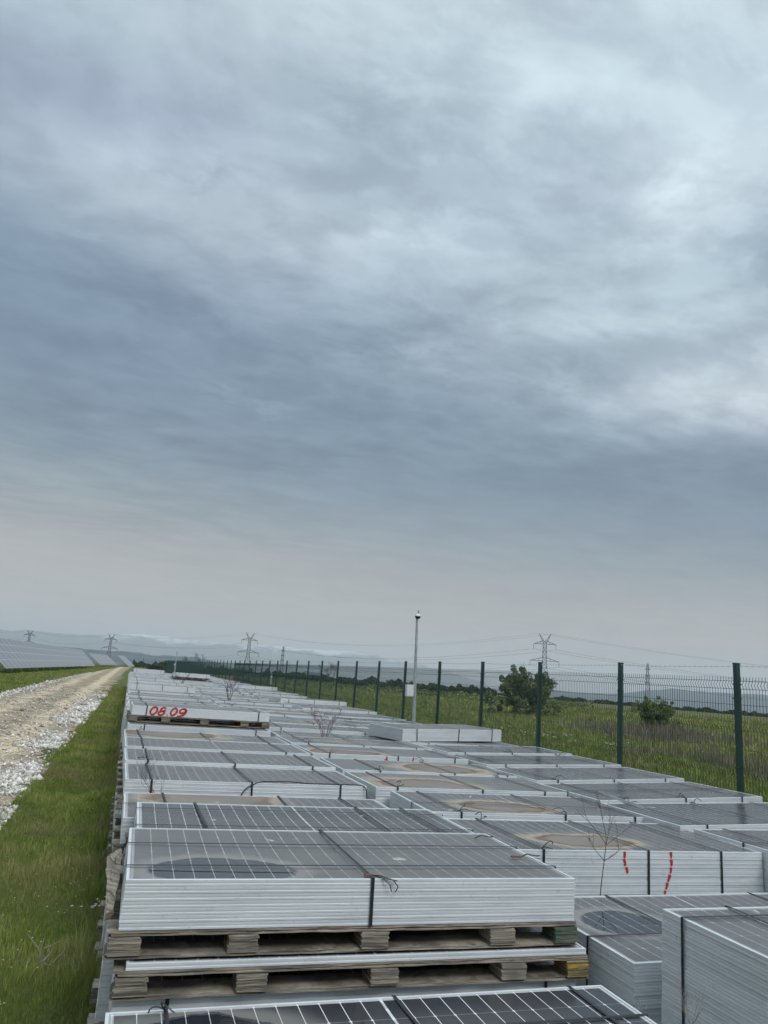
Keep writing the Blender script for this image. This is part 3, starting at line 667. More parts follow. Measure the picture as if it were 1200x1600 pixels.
# ---- all rows, far
ordw = ['first', 'second', 'third', 'fourth', 'fifth', 'sixth', 'seventh', 'eighth', 'ninth', 'tenth', 'eleventh', 'twelfth', 'thirteenth', 'fourteenth', 'fifteenth', 'sixteenth', 'seventeenth', 'eighteenth', 'nineteenth', 'twentieth']
ordw += ['twenty-'+w for w in ordw[:9]]+['thirtieth']+['thirty-'+w for w in ordw[:9]]+['fortieth']+['forty-'+w for w in ordw[:9]]+['fiftieth']+['fifty-'+w for w in ordw[:9]]+['sixtieth']
rowspec = [('left', .11, 14.45, 64, '{} beyond the 08.09 one in the left row', -.97), ('middle', 2.46, 11.25, 74, '{} beyond the two small red marks, middle row', -1.0), ('right', 4.72, 13.75, 74, '{} beyond the raised twisted one, row by the fence', -.98)]
for (rn_, x0, y0, yend, lab, zc) in rowspec:
    y_ = y0; k = 0; rg = random.Random(hash(len(rn_))+3); zz_ = zc
    while y_ < yend:
        yy = y_
        z_ = zc+rg.uniform(-.035, .035)+(.14 if rg.random() < .05 else 0)+min(0.03, (y_-14)*.001)
        if rn_ == 'left' and k == 0: z_ = -.93
        det = 1 if y_ < 15.5 else 0; n0 = nfit(Zt(z_))
        xx = x0+rg.uniform(-.07, .07)-(.05 if rn_ == 'left' else 0)+(0 if rn_ != 'right' else min(.35, (y_-13)*.012))
        bundle(xx, yy, Zt(z_), n0, 'white framed bundle, '+lab.format(ordw[min(k, len(ordw)-1)]), yaw=rg.uniform(-.02, .03)+(.03 if rn_ == 'right' else 0), straps=(.12, .5, .88) if rg.random() < .5 else (.14, .84), longs=(), detail=det, seed=60+k, tails=1 if (y_ < 40 and rg.random() < .8) else 0, zbase=Zt(z_)-n0*TH-PALH)
        y_ += D+rg.uniform(.06, .22)+max(0, y_-30)*.004; k += 1
# raised bundle far off on its pallet
bundle(2.66, 49.6, Zt(-.56), 8, 'distant bundle raised on a dark pallet above the far end of the rows', yaw=.02, straps=(.05, .42, .9), seed=99, detail=0, glass=dict(dust=.9))
bundle(.3, 62.0, Zt(-.62), 10, 'farthest raised bundle at the head of the left row, near the track end', yaw=.0, straps=(.1, .9), seed=98, detail=0)

# small wire grid lying between middle and right rows
mb = MB(); A_ = at(945, 1246, z=Zt(-.975)); B_ = at(1016, 1272, z=Zt(-.975)); d = (B_-A_); L_ = d.length; d.normalize(); s_ = Vector((-d.y, d.x, 0))*-1
for q in (0.0, .045, .09):
    mb.tube([A_+s_*q+Vector((0, 0, .02+q*.5)), B_+s_*q+Vector((0, 0, .02+q*.5))], .003, 4)
for k in range(19):
    p = A_+d*(L_*k/18); mb.tube([p+Vector((0, 0, .02)), p+s_*.09+Vector((0, 0, .065))], .0022, 4)
tag(mb.obj('wire_grid', GALV), 'narrow strip of welded wire grid lying in the gap beside the middle row', 'wire grid')

# splintered board at the left end of the near bundle
mb = MB(); N = 14; rgb = random.Random(3)
for layer in range(3):
    i0 = len(mb.v); off = layer*.012
    for k in range(N+1):
        t = k/N; y_ = 3.92+.62*t; z_ = Zt(-1.15)+.15*math.sin(t*2.2)+mnoise.noise(Vector((t*6, layer, 0)))*.02-off
        x_ = .070+.015*math.sin(t*3+layer)-.008*layer; w_ = .016+.014*mnoise.noise(Vector((t*9, 4, layer)))
        mb.v += [(x_-w_, y_, z_-.004), (x_+w_*.8, y_, z_+.01), (x_+w_*.8, y_, z_+.019), (x_-w_, y_, z_+.005)]
    for k in range(N):
        a = i0+k*4
        for q in range(4): mb.f.append((a+q, a+(q+1) % 4, a+4+(q+1) % 4, a+4+q)); mb.mi.append(0)
    mb.f.append((i0, i0+3, i0+2, i0+1)); a = i0+N*4; mb.f.append((a, a+1, a+2, a+3)); mb.mi += [0, 0]
tag(mb.obj('broken_board', WOOD), 'splintered warped plywood piece wedged at the left end of the puddle bundle', 'broken board')

# ------------------------------------------------------------------ fence
FX = 7.5; FY0 = 7.89-2.5*4; NP = 71; HP = 2.10+.54; HM = 2.10+.385
fence = bpy.data.objects.new('wire_fence', None); COL.objects.link(fence); fence.location = (FX, FY0, 0)
tag(fence, 'long dark green welded wire fence with tall posts and a barbed wire strand', 'fence')
mb = MB()
mb.quadbox(-.03, .03, -.03, .03, 0, HP); mb.quadbox(-.034, .034, -.034, .034, HP+.001, HP+.02)
for z_ in (.25, .80, 1.34, 1.80, 2.20, 2.38): mb.quadbox(-.040, .040, -.036, .036, z_, z_+.018)
POST = mb.mesh('post', GREENP)
mb = MB(); folds = [.12, .72, 1.30, 1.86, 2.38]; bottom = .08
def wirepath(yy):
    P = [(0, yy, bottom)]
    for fz in folds:
        P += [(0, yy, fz-.05), (-.028, yy, fz), (0, yy, fz+.05)]
    P.append((0, yy, HM)); return P
for k in range(49):
    pts = wirepath(.05+k*.05)
    for a, b_ in zip(pts[:-1], pts[1:]): mb.bar(a, b_, .0036, n=3, cap=False)
hz = [bottom+.0]
for fz in folds: hz += [fz-.05, fz+.05]
hz += [.42, 1.02, 1.58, 2.13]
for z_ in hz:
    mb.bar((.004, .03, z_), (.004, 2.47, z_), .0036, n=3, cap=False)
MESHP = mb.mesh('mesh_panel', GREENP)
mb = MB()
for k in range(49):
    pts = wirepath(.05+k*.05); mb.bar(pts[0], pts[-1], .0022, n=3, cap=False)
for z_ in hz: mb.bar((.004, .03, z_), (.004, 2.47, z_), .0024, n=3, cap=False)
MESHF = mb.mesh('mesh_panel', GREENP)
for k in range(NP):
    link('post', POST, fence, (0, 2.5*k, 0), (random.uniform(-.004, .004), random.uniform(-.006, .006), 0))
    if k < NP-1: link('mesh_panel', MESHP if k < 24 else MESHF, fence, (0, 2.5*k, 0))
mb = MB()
for k in range(NP-1):
    pts = [(0, 2.5*k+2.5*t/5, HP-.02-.012*math.sin(math.pi*t/5)) for t in range(6)]
    for a, b_ in zip(pts[:-1], pts[1:]): mb.bar(a, b_, .0022, n=3, cap=False)
    if k < 22:
        for q in range(24):
            t = (q+.5)/24; z_ = HP-.02-.012*math.sin(math.pi*t); y_ = 2.5*(k+t)
            mb.bar((0, y_-.006, z_-.014), (0, y_+.006, z_+.014), .0018, n=3, cap=False); mb.bar((-.012, y_+.006, z_-.008), (.012, y_-.006, z_+.008), .0018, n=3, cap=False)
mb.obj('barbed_wire', GALV, fence)
# end return of the fence at the far corner
fb = bpy.data.objects.new('wire_fence', None); COL.objects.link(fb); fb.location = (FX, FY0+2.5*(NP-1), 0); fb.rotation_euler = (0, 0, math.radians(90))
# (a short return running left)
tag(fb, 'short far return of the green fence behind the rows', 'fence')
for k in range(1, 3):
    link('post', POST, fb, (0, 2.5*k, 0)); link('mesh_panel', MESHF, fb, (0, 2.5*(k-1), 0))

# ------------------------------------------------------------------ camera poles
def cam_pole(base, H, label, lean=0.0, box=True, thick=.055):
    root = bpy.data.objects.new('camera_pole', None); COL.objects.link(root); root.location = base; root.rotation_euler = (0, lean, 0)
    tag(root, label, 'camera pole')
    mb = MB(); mb.tube([(0, 0, 0), (0, 0, H*.5), (0, 0, H)], thick, 14, thick*.55); mb.quadbox(-.12, .12, -.12, .12, 0, .015); mb.obj('pole', GALV, root, smooth=False)
    mb = MB(); mb.tube([(0, 0, H+.001), (0, 0, H+.03)], .045, 12); mb.tube([(.03, -.01, H+.03), (.03, -.01, H+.14)], .022, 10); c_ = mb.obj('camera_mount', GALV, root)
    mb = MB(); P = []
    for k in range(9):
        a = math.pi*k/8; P.append((0, 0, H-.02-.07*math.cos(a)+0.0, .075*math.sin(a)+.004))
    i0 = 0
    for (x, y, z, r) in P:
        for j in range(14): an = 2*math.pi*j/14; mb.v.append((x-.0+r*math.cos(an), y-.05+r*math.sin(an), z+.0))
    for k in range(8):
        for j in range(14):
            a = k*14+j; b_ = k*14+(j+1) % 14; mb.f.append((a, b_, b_+14, a+14)); mb.mi.append(1 if k < 4 else 0)
    mb.obj('dome_camera', [WHITEP, BLACKP], root, smooth=True)
    if box:
        mb = MB(); mb.quadbox(-.26, -.075, -.12, .02, 1.74, 2.03); cb_ = mb.obj('junction_box', WHITEP, root)
        mb = MB(); mb.quadbox(-.25, -.172, -.124, -.1205, 1.755, 2.015); mb.quadbox(-.166, -.088, -.124, -.1205, 1.755, 2.015); mb.obj('door', WHITEP, cb_)
        mb = MB(); mb.quadbox(-.0751, .0, -.03, .03, 1.82, 1.86); mb.quadbox(-.0751, 0, -.03, .03, 1.95, 1.99); mb.obj('bracket', GALV, cb_)
pb = at(649, 1121, x=7.12); cam_pole((pb.x, pb.y, 0), at(653, 962, y=pb.y).z, 'tall galvanised pole with dome camera and white junction box by the fence', lean=-.035)
pb = at(275, 1040, x=7.1); cam_pole((pb.x-.1, pb.y, 0), 4.0, 'far thin camera pole near the distant end of the fence', box=True, thick=.12)

# white marker post in the field
p = at(424, 1058, r=120); mb = MB(); mb.tube([(0, 0, 0), (0, 0, 1.0)], .14, 8, .10); mb.tube([(0, 0, 1.02), (0, 0, 1.75)], .20, 8, .05)
o = mb.obj('marker_post', WHITEP, loc=(p.x, p.y, 0)); tag(o, 'small white marker post standing in the field behind the fence', 'marker post')

# ------------------------------------------------------------------ shrubs, saplings, trees
def leafcloud(centers, radii, n, size, seed=0, flat=1.0, hollow=.35):
    rg = np.random.default_rng(seed); ci = rg.integers(0, len(centers), n); C_ = np.array(centers)[ci]; R_ = np.array(radii)[ci]
    d = rg.normal(0, 1, (n, 3)); d /= np.linalg.norm(d, axis=1)[:, None]; rr = (hollow+(1-hollow)*rg.uniform(0, 1, n)**.6)[:, None]
    P = C_+d*rr*R_; u = rg.normal(0, 1, (n, 3)); u /= np.linalg.norm(u, axis=1)[:, None]; w = np.cross(u, rg.normal(0, 1, (n, 3))); w /= np.linalg.norm(w, axis=1)[:, None]
    s = size*rg.uniform(.5, 1.4, n)[:, None]
    V = np.stack([P-u*s, P-w*s*.45, P+u*s, P+w*s*.45], 1).reshape(-1, 3)
    ct = rg.uniform(-.25, .25, len(centers))[ci]
    t = np.clip(.45+ct+rg.normal(0, .2, n), 0, 1)
    return V, (np.arange(n)*4)[:, None]+np.arange(4)[None], np.repeat(t, 4)
def limb_tree(rg, H, spread, nst, depth=3, r0=.02, up=.75):
    mb = MB(); tips = []
    def grow(p, d, L_, r, lev):
        q = p; pts = [tuple(p)]; dd = Vector(d)
        for k in range(4):
            dd = (dd+Vector((rg.uniform(-.16, .16), rg.uniform(-.16, .16), rg.uniform(-.05, .14)))).normalized(); q = q+dd*L_/4; pts.append(tuple(q))
        mb.tube(pts, r, 5 if lev == 0 else 4, r*.55); tips.append(Vector(q))
        if lev < depth:
            for k in range(rg.choice((2, 3, 3))):
                i = rg.randint(2, 4); a = rg.uniform(0, 2*math.pi); nd = (dd*up+Vector((math.cos(a), math.sin(a), rg.uniform(-.1, .5)))*.55).normalized()
                grow(Vector(pts[i]), nd, L_*rg.uniform(.5, .72), r*.55, lev+1)
    for k in range(nst):
        a = rg.uniform(0, 2*math.pi); d = Vector((math.cos(a)*spread, math.sin(a)*spread, 1)).normalized()
        grow(Vector((0, 0, 0)), d, H*rg.uniform(.5, .7), r0, 0)
    return mb, tips
def shrub(name, base, H, Wd, label, nleaf, leafsize, seed, mat=LEAF, cat='shrub', nst=9, group=None, fill=.9, spread=None, fine=False, rb=.1):
    rg = random.Random(seed)
    root = bpy.data.objects.new(name, None); COL.objects.link(root); root.location = base; tag(root, label, cat, group)
    mb, tips = limb_tree(rg, H, spread if spread is not None else Wd/H*.65, nst, 2, H*.012)
    mb.obj('stems', TWIG, root)
    tips = [t for t in tips if t.z > H*.12]
    cs = [tuple(t*rg.uniform(.75, 1.0)) for t in tips]; rs_ = [rg.uniform(.35, 1.05)*H*rb for _ in cs]
    cs = [(c[0], c[1], min(c[2], H*1.05)) for c in cs]
    for _ in range(60):
        a_ = rg.uniform(0, 6.283); q_ = rg.uniform(0, 1)**.6; z_ = rg.uniform(.0, .40); cs.append((math.cos(a_)*q_*Wd*.46*(1-.35*z_), math.sin(a_)*q_*Wd*.4, z_*H)); rs_.append(H*rb*rg.uniform(.5, 1.1))
    V, F, t = leafcloud(cs, [(r, r, r*1.2) for r in rs_], nleaf, leafsize, seed)
    V[:, 2] = np.maximum(V[:, 2], .02)
    link('foliage', npmesh('foliage', V, F, mat, t), root); return root
p = at(822, 1113, r=66); shrub('shrub', (p.x, p.y, 0), 3.7, 8.4, 'large dark olive shrub behind the fence left of a pylon', 42000, .10, 3, LEAF, nst=22, spread=.85)
p = at(1028, 1136, r=52); shrub('shrub', (p.x, p.y, 0), 2.2, 3.6, 'smaller yellow-green shrub in the reeds between the two right fence posts', 15000, .055, 4, LEAF2, nst=14, spread=.7)
def sapling(name, base, H, label, nst, spread, seed, mat=TWIG, r0=.006, depth=3, cat='sapling', rot=0):
    mb, _ = limb_tree(random.Random(seed), H, spread, nst, depth, r0); o = mb.obj(name, mat, loc=base); tag(o, label, cat); o.rotation_euler = (0, 0, rot); return o
# slender sapling rising in front of the red marks: one trunk then fine branches
def slender(name, pts, r, branches, seed, label, mat=TWIG):
    mb = MB(); mb.tube(pts, r, 6, r*.6); rg = random.Random(seed); tip = Vector(pts[-1])
    def grow(p, d, L_, r_, lev):
        q = Vector(p); P = [tuple(q)]; dd = Vector(d)
        for k in range(5):
            dd = (dd+Vector((rg.uniform(-.17, .17), rg.uniform(-.1, .1), rg.uniform(-.1, .14)))).normalized(); q = q+dd*L_/5; P.append(tuple(q))
        mb.tube(P, r_, 4, r_*.5)
        if lev < 3:
            for k in range(rg.choice((2, 3))):
                a = rg.uniform(-1.1, 1.1); nd = (dd+Vector((math.sin(a), rg.uniform(-.5, .5), math.cos(a)*.3))).normalized(); grow(P[rg.randint(1, 4)], nd, L_*rg.uniform(.35, .6), r_*.62, lev+1)
    for (k, dx, dz, L_) in branches: grow(pts[k], (dx, rg.uniform(-.3, .3), dz), L_, r*.55, 1)
    return tag(mb.obj(name, mat), label, 'sapling')
Q = lambda px, py, y: tuple(at(px, py, y=y))
yS = 4.72
slender('bare_sapling', [Q(936, 1600, yS)[:2]+(0.0,), Q(936, 1430, yS), Q(939, 1385, yS), Q(944, 1345, yS), Q(947, 1320, yS)], 0.0046,
        [(4, .9, .6, .26), (4, -.75, 1.0, .30), (4, .35, 1., .22), (3, .8, .45, .16), (3, -.6, .7, .2), (4, -.3, 1.0, .3)], 12, 'slender bare sapling with one thin stem standing before the red paint marks')
sapling('bare_sapling', (3.42, 13.2, 0.95), .56, 'reddish bare sprouts rising between the middle and right rows', 7, .42, 31, TWIGR, .006, 3)
sapling('bare_sapling', at(358, 1098, y=23.5), .85, 'thin bare sprouts beyond the 08.09 bundle, left of the reddish ones', 6, .35, 32, TWIGR, .010, 2)
for nm, px, py, yy, h_, lb, sd in (('bare_sapling', 248, 1250, 7.22, .42, 'fine twiggy weed growing beside the left row bundle with the loose cable', 33),):
    sapling(nm, at(px, py, y=yy), h_, lb, 6, 1.1, sd, TWIG, .0022, 3)
    sapling(nm, at(282, 1072, y=40), 1.0, 'tiny bare twigs on the far end of the left row', 5, .8, 35, TWIG, .014, 2)
sapling('dry_weed', at(1080, 1604, y=1.98), .10, 'dry seed-headed weed before the corner bundle at the bottom edge', 5, .5, 36, TWIGG, .0012, 3, 'weed')
sapling('dry_weed', at(1000, 1600, y=3.2), .09, 'pale dead stalks in the gap at the bottom right', 7, 1.4, 37, TWIGG, .003, 2, 'weed')
# dead branch in the grass
p = at(85, 1515, z=.0); mb = MB(); rg = random.Random(8)
P0 = Vector((p.x, p.y, .0))
def gp(px, py, dy=0.0): return tuple(at(px, py, y=P0.y+dy))
for pts, r_ in (([gp(64, 1505), gp(62, 1485), gp(42, 1458)], .005), ([gp(66, 1505), gp(63, 1487), gp(70, 1462)], .004), ([gp(66, 1503), gp(80, 1488, .05), gp(82, 1477, .05)], .0035), ([gp(78, 1508), gp(102, 1484, .03), gp(105, 1458, .03)], .004), ([gp(68, 1482), gp(82, 1476, .04), gp(98, 1468, .08)], .003),
               ([gp(100, 1515, .1), gp(128, 1500, .1), gp(145, 1482, .1), gp(143, 1467, .1)], .0035), ([gp(145, 1484, .1), gp(160, 1470, .1), gp(155, 1455, .1)], .003), ([gp(66, 1505), gp(82, 1510, .03), gp(125, 1512, .1)], .004)):
    mb.tube([(a, b_, max(c_, .005)) for a, b_, c_ in pts], r_, 5, r_*.5)
tag(mb.obj('dead_branch', TWIGG), 'forked grey dead branch lying in the grass at the lower left', 'branch')
# white flowers
def flowers(name, pts, s, h, label):
    mb = MB()
    for (x, y) in pts:
        z = h*random.uniform(.6, 1.2)
        for k in range(5):
            a = k*2*math.pi/5+random.random(); c_, s_ = math.cos(a), math.sin(a)
            i = len(mb.v); mb.v += [(x, y, z), (x+c_*s-s_*s*.4, y+s_*s+c_*s*.4, z+s*.5), (x+c_*s*1.3, y+s_*s*1.3, z+s*.3), (x+c_*s+s_*s*.4, y+s_*s-c_*s*.4, z+s*.5)]
            mb.f.append((i, i+1, i+2, i+3)); mb.mi.append(0)
    me = mb.mesh(name, PETAL); return tag(link(name, me), label, 'flowers', kind='stuff')
p = at(150, 1424, z=.06); flowers('white_flowers', [(p.x+random.gauss(0, .07), p.y+random.gauss(0, .12)) for _ in range(16)], .010, .10, 'small clump of white flowers in the grass left of the near bundle')
pts = []
for (px, py, n_f, s_f) in ((842, 1147, 12, .5), (815, 1141, 6, .8), (958, 1163, 8, .4), (1170, 1180, 5, .8), (880, 1150, 4, .5)):
    p = at(px, py, z=.25); pts += [(p.x+random.gauss(0, s_f), p.y+random.gauss(0, s_f)) for _ in range(n_f)]
flowers('white_flowers', pts, .05, .3, 'scattered clumps of white flowers behind the wire fence')
n = 900; Yb = samp_y(n, 4.5, 16, 1.6); Xb = RNG.uniform(-3.5, 0, n)
flowers('yellow_flowers', [(float(a), float(b_)) for a, b_ in zip(Xb, Yb)][:500], .005, .07, 'tiny pale flowers dotted through the verge grass')

# far hedge / wood along the field edge
def hedge(name, az0, az1, dist, h, n, size, label, seed, mat=LEAFD, depth=12, z0=0.0, hv=.5):
    rg = np.random.default_rng(seed); az = np.radians(rg.uniform(az0, az1, n)); d = dist+rg.uniform(0, depth, n)
    x, y = d*np.sin(az), d*np.cos(az)
    pr = np.array([.55+hv*mnoise.noise(Vector((a*60, seed, 0)))+.3*mnoise.noise(Vector((a*190, seed, 5))) for a in az]); pr = np.clip(pr, .15, 1.3)
    z = ground_h(x, y)+z0+rg.uniform(0, 1, n)*h*pr
    u = rg.normal(0, 1, (n, 3)); u /= np.linalg.norm(u, axis=1)[:, None]; w = np.cross(u, rg.normal(0, 1, (n, 3))); w /= np.linalg.norm(w, axis=1)[:, None]
    s = size*rg.uniform(.5, 1.4, n)[:, None]; P = np.stack([x, y, z], 1)
    V = np.stack([P-u*s, P-w*s*.7, P+u*s, P+w*s*.7], 1).reshape(-1, 3)
    t = np.repeat(np.clip(.5+.6*(pr-.6)+rg.normal(0, .2, n), 0, 1), 4)
    return tag(link(name, npmesh(name, V, (np.arange(n)*4)[:, None]+np.arange(4)[None], mat, t)), label, 'wood', kind='stuff')
hedge('distant_hedgerow', 1.2, 27, 205, 3.0, 26000, .42, 'dark green hedgerow along the far edge of the field', 1, depth=16)
hedge('distant_hedgerow', 26, 52, 238, 1.6, 14000, .35, 'low dark hedge line at the field edge on the right', 2, depth=14)
hedge('distant_wood', .2, 8, 300, 3.2, 12000, .6, 'distant dark wood behind the far end of the rows', 3, depth=60)
hedge('distant_scrub', 8, 34, 120, .9, 9000, .22, 'patchy low scrub across the middle of the field', 4, LEAF2, depth=70, hv=1.0)
def tree(px0, px1, pytop, pybase, r, label, seed, bare=False, mat=LEAFD):
    b_ = at((px0+px1)/2, pybase, r=r); t_ = at((px0+px1)/2, pytop, r=r); gz = float(ground_h(b_.x, b_.y)); H = t_.z-gz; Wd = (px1-px0)/FPX*r*.95
    if not bare:
        root = bpy.data.objects.new('tree', None); COL.objects.link(root); root.location = (b_.x, b_.y, gz); tag(root, label, 'tree', 'trees beyond the field')
        mb = MB(); mb.tube([(0, 0, 0), (0, 0, H*.45), (.1, 0, H*.75)], H*.03, 6, H*.01); mb.obj('trunk', TWIG, root)
        rg = random.Random(seed); cs = [(rg.uniform(-.42, .42)*Wd, rg.uniform(-.4, .4)*Wd, H*rg.uniform(.3, .8)) for _ in range(14)]
        V, F, t = leafcloud(cs, [(Wd*.2, Wd*.2, H*.17)]*14, 1400, H*.045, seed); link('crown', npmesh('crown', V, F, mat, t), root)
    else:
        rg = random.Random(seed); root = bpy.data.objects.new('bare_tree', None); COL.objects.link(root); root.location = (b_.x, b_.y, gz); tag(root, label, 'tree', 'trees beyond the field')
        mb, tips = limb_tree(rg, H, .12, 2, 3, H*.015, 1.1); mb.obj('trunk', TWIG, root)
        V, F, t = leafcloud([tuple(q) for q in tips], [(Wd*.16, Wd*.16, H*.1)]*len(tips), 700, H*.02, seed); link('crown', npmesh('crown', V, F, DRY, t), root)
tree(726, 750, 1072, 1084, 215, 'round dark tree on the horizon left of the large shrub', 1)
tree(748, 766, 1074, 1084, 218, 'small rounded tree right beside the round dark tree on the horizon', 2)
for i, (a, b_, t_) in enumerate(((496, 508, 1046), (506, 518, 1043), (515, 528, 1044))):
    tree(a, b_, t_, 1064, 200, ['leftmost of three pale bare trees rising above the hedge', 'middle one of three pale bare trees rising above the hedge', 'rightmost of three pale bare trees rising above the hedge'][i], 10+i, True)
tree(283, 296, 1027, 1042, 330, 'leftmost of two faint bare trees above the far fence end', 15, True)
tree(303, 320, 1026, 1043, 340, 'rightmost of two faint bare trees above the far fence end', 16, True)
for i, (a, b_, t_, lb) in enumerate(((600, 622, 1062, 'low dark tree on the hedge line just left of the camera pole'), (560, 578, 1060, 'dark tree clump on the hedge line between two fence posts'), (640, 664, 1066, 'dark tree directly behind the junction box on the hedge line'), (672, 694, 1071, 'dark tree on the hedge line just right of the camera pole'))):
    tree(a, b_, t_, 1076, 210+i*3, lb, 20+i)

# ------------------------------------------------------------------ tilted solar tables
m, nt, b = material('pv_table_glass'); O = objco(nt); ox, oy, oz = nt.xyz(O)
l1, _ = linemask(ox, 2.3, .12); l2, _ = linemask(oy, 1.0, .02); l3, _ = linemask(oy, .1667, .006)
c = nt.mix(nt.m('MAXIMUM', nt.m('MAXIMUM', l1, l2), nt.mul(l3, .5)), (.07, .08, .10), (.62, .64, .65))
c = nt.mix(.45, c, (.25, .26, .265)); nt.put(b.inputs['Base Color'], c); b.inputs['Roughness'].default_value = .3
PVT = m
def table(A, B, C_, D2, label, npost):
    """A bottom near, B bottom far, C top far, D top near"""
    A, B, C_, D2 = map(Vector, (A, B, C_, D2)); root = bpy.data.objects.new('solar_table', None); COL.objects.link(root)
    root.location = (A.x, A.y, 0); tag(root, label, 'solar table', 'ground-mounted solar tables left of the track')
    u = (B-A); L_ = u.length; u.normalize(); v = (D2-A); H_ = v.length; v.normalize(); nrm = u.cross(v).normalized()
    if nrm.x < 0: nrm = -nrm
    M = Matrix((u, v, nrm)).transposed().to_4x4()
    rows = 4; cols = max(1, int(L_/1.15)); pw = L_/cols; ph = H_/rows
    mb = MB(); mb.quadbox(0, L_, 0, H_, -.04, 0.0); q = link('panel_array', mb.mesh('panel_array', ALU), root, A-root.location); q.rotation_euler = M.to_euler()
    # glass of each module as one child mesh with gaps
    mb = MB()
    for i in range(cols):
        for j in range(rows):
            x0, x1 = i*pw+.02, (i+1)*pw-.02; y0, y1 = j*ph+.02, (j+1)*ph-.02; k = len(mb.v)
            mb.v += [(x0, y0, .004), (x1, y0, .004), (x1, y1, .004), (x0, y1, .004)]; mb.f.append((k, k+1, k+2, k+3)); mb.mi.append(0)
    link('glass', mb.mesh('glass', PVT), q)
    for i in range(npost):
        t = (i+.5)/npost; p1 = A+u*L_*t+v*H_*.62-nrm*.12; p0 = Vector((p1.x, p1.y, 0)); a = A+u*L_*t+v*H_*.12-nrm*.12
        mb = MB(); mb.bar(p0-root.location, p1-root.location, .07); mb.bar(Vector((p1.x, p1.y, p1.z*.3))-root.location, a-root.location, .045); mb.bar(A+u*L_*t+v*H_*.05-nrm*.1-root.location, A+u*L_*t+v*H_*.97-nrm*.1-root.location, .05); mb.obj('support_post', GALV, root)
A = at(10, 1044, y=73.6); B = at(149, 1040, y=154)
D2 = A+Vector((-2.7, 0, 3.35)); C2 = B+Vector((-2.7, 0, 3.2)); C2 = at(127, 1016, y=154); D2 = at(-36, 991, y=73.6)
table(A, B, C2, D2, 'longest tilted solar table, nearest on the left side', 16)
table(at(157, 1038.5, y=176), at(183, 1038.5, y=214), at(170, 1026, y=214), at(138, 1020, y=176), 'middle tilted solar table behind the longest one', 7)
table(at(202, 1042, y=232), at(210.5, 1041, y=262), at(194, 1029, y=262), at(184, 1024, y=232), 'smallest tilted solar table at the far end of the track', 5)

PSTEEL = simple('weathered_pylon_steel', (.10, .11, .115), .6, .3)
# ------------------------------------------------------------------ pylons and cables
def pylon(px, pyt, pyb, r, label, arms=(.255, .32), yaw=None, slim=False):
    b_ = at(px, pyb, r=r); gz = float(ground_h(b_.x, b_.y)); H = at(px, pyt, r=r).z-gz
    root = bpy.data.objects.new('power_pylon', None); COL.objects.link(root); root.location = (b_.x, b_.y, gz)
    az = math.atan2(b_.x, b_.y); root.rotation_euler = (0, 0, -az if yaw is None else yaw); tag(root, label, 'power pylon', 'lattice power pylons across the plain')
    wr_ = max(.12, r*.00040); mb = MB()
    def half(z):
        t = z/H
        return H*((.095+(.028-.095)*min(1, t/.60)) if t < .6 else .028+(.020-.028)*(t-.6)/.4) if not slim else H*(.06+(.012-.06)*t)
    zs = [0, .12, .24, .35, .45, .53, .60, .67, .74, .81, .88]; zs = [z*H for z in zs] if not slim else [H*k/11 for k in range(12)]
    for a, b2 in zip(zs[:-1], zs[1:]):
        ha, hb = half(a), half(b2); ca = [(-ha, -ha, a), (ha, -ha, a), (ha, ha, a), (-ha, ha, a)]; cb2 = [(-hb, -hb, b2), (hb, -hb, b2), (hb, hb, b2), (-hb, hb, b2)]
        for k in range(4):
            mb.bar(ca[k], cb2[k], wr_*1.2, cap=False); mb.bar(ca[k], cb2[(k+1) % 4], wr_*.7, cap=False); mb.bar(ca[(k+1) % 4], cb2[k], wr_*.7, cap=False)
            mb.bar(cb2[k], cb2[(k+1) % 4], wr_*.6, cap=False)
    mb.obj('tower', PSTEEL, root)
    ends = []
    if not slim:
        for zf, w in ((.62, .20), (.855, .155)):
            mb = MB(); z = zf*H; hw = half(z)
            for s_ in (-1, 1):
                tip = (s_*w*H, 0, z-.005*H)
                for yy in (-hw, hw): mb.bar((s_*hw, yy, z), tip, wr_*.9, cap=False); mb.bar((s_*hw, yy, z+.045*H), tip, wr_*.9, cap=False)
                for t in (.3, .6):
                    q = Vector((s_*hw, 0, z)).lerp(Vector(tip), t); mb.bar(q, q+Vector((0, 0, .045*H*(1-t))), wr_*.6, cap=False)
                ends.append(Vector((s_*w*H, 0, z-.005*H)))
            mb.obj('crossarm', PSTEEL, root)
        mb = MB()
        for s_ in (-1, 1):
            tip = (s_*.085*H, 0, H)
            for yy in (-half(.88*H), half(.88*H)): mb.bar((0, yy, .88*H), tip, wr_*.9, cap=False); mb.bar((s_*.02*H, yy, .86*H), tip, wr_*.8, cap=False)
            ends.append(Vector(tip))
        mb.obj('earth_peak', PSTEEL, root)
        for e in ends[:4]:
            mb = MB(); mb.bar(e, e-Vector((0, 0, .07*H)), wr_*.8, cap=False); mb.obj('insulator', PSTEEL, root)
    else:
        for zf in (.66, .78, .9):
            mb = MB(); 
            for s_ in (-1, 1): mb.bar((0, 0, zf*H), (s_*.05*H, 0, zf*H), wr_, cap=False); mb.bar((0, 0, zf*H+.02*H), (s_*.05*H, 0, zf*H), wr_*.6, cap=False)
            mb.obj('crossarm', PSTEEL, root)
    R_ = Matrix.Rotation(root.rotation_euler[2], 3, 'Z')
    return [root.location+R_ @ (e-(Vector((0, 0, .07*H)) if i < 4 else Vector((0, 0, 0)))) for i, e in enumerate(ends)]
P1 = pylon(849, 990, 1092, 400, 'largest lattice pylon, rising behind the dark shrub on the right')
P2 = pylon(384, 988, 1055, 620, 'lattice pylon with spread arms above the middle of the fence')
P3 = pylon(167, 990, 1041, 720, 'lattice pylon standing between the tilted solar tables')
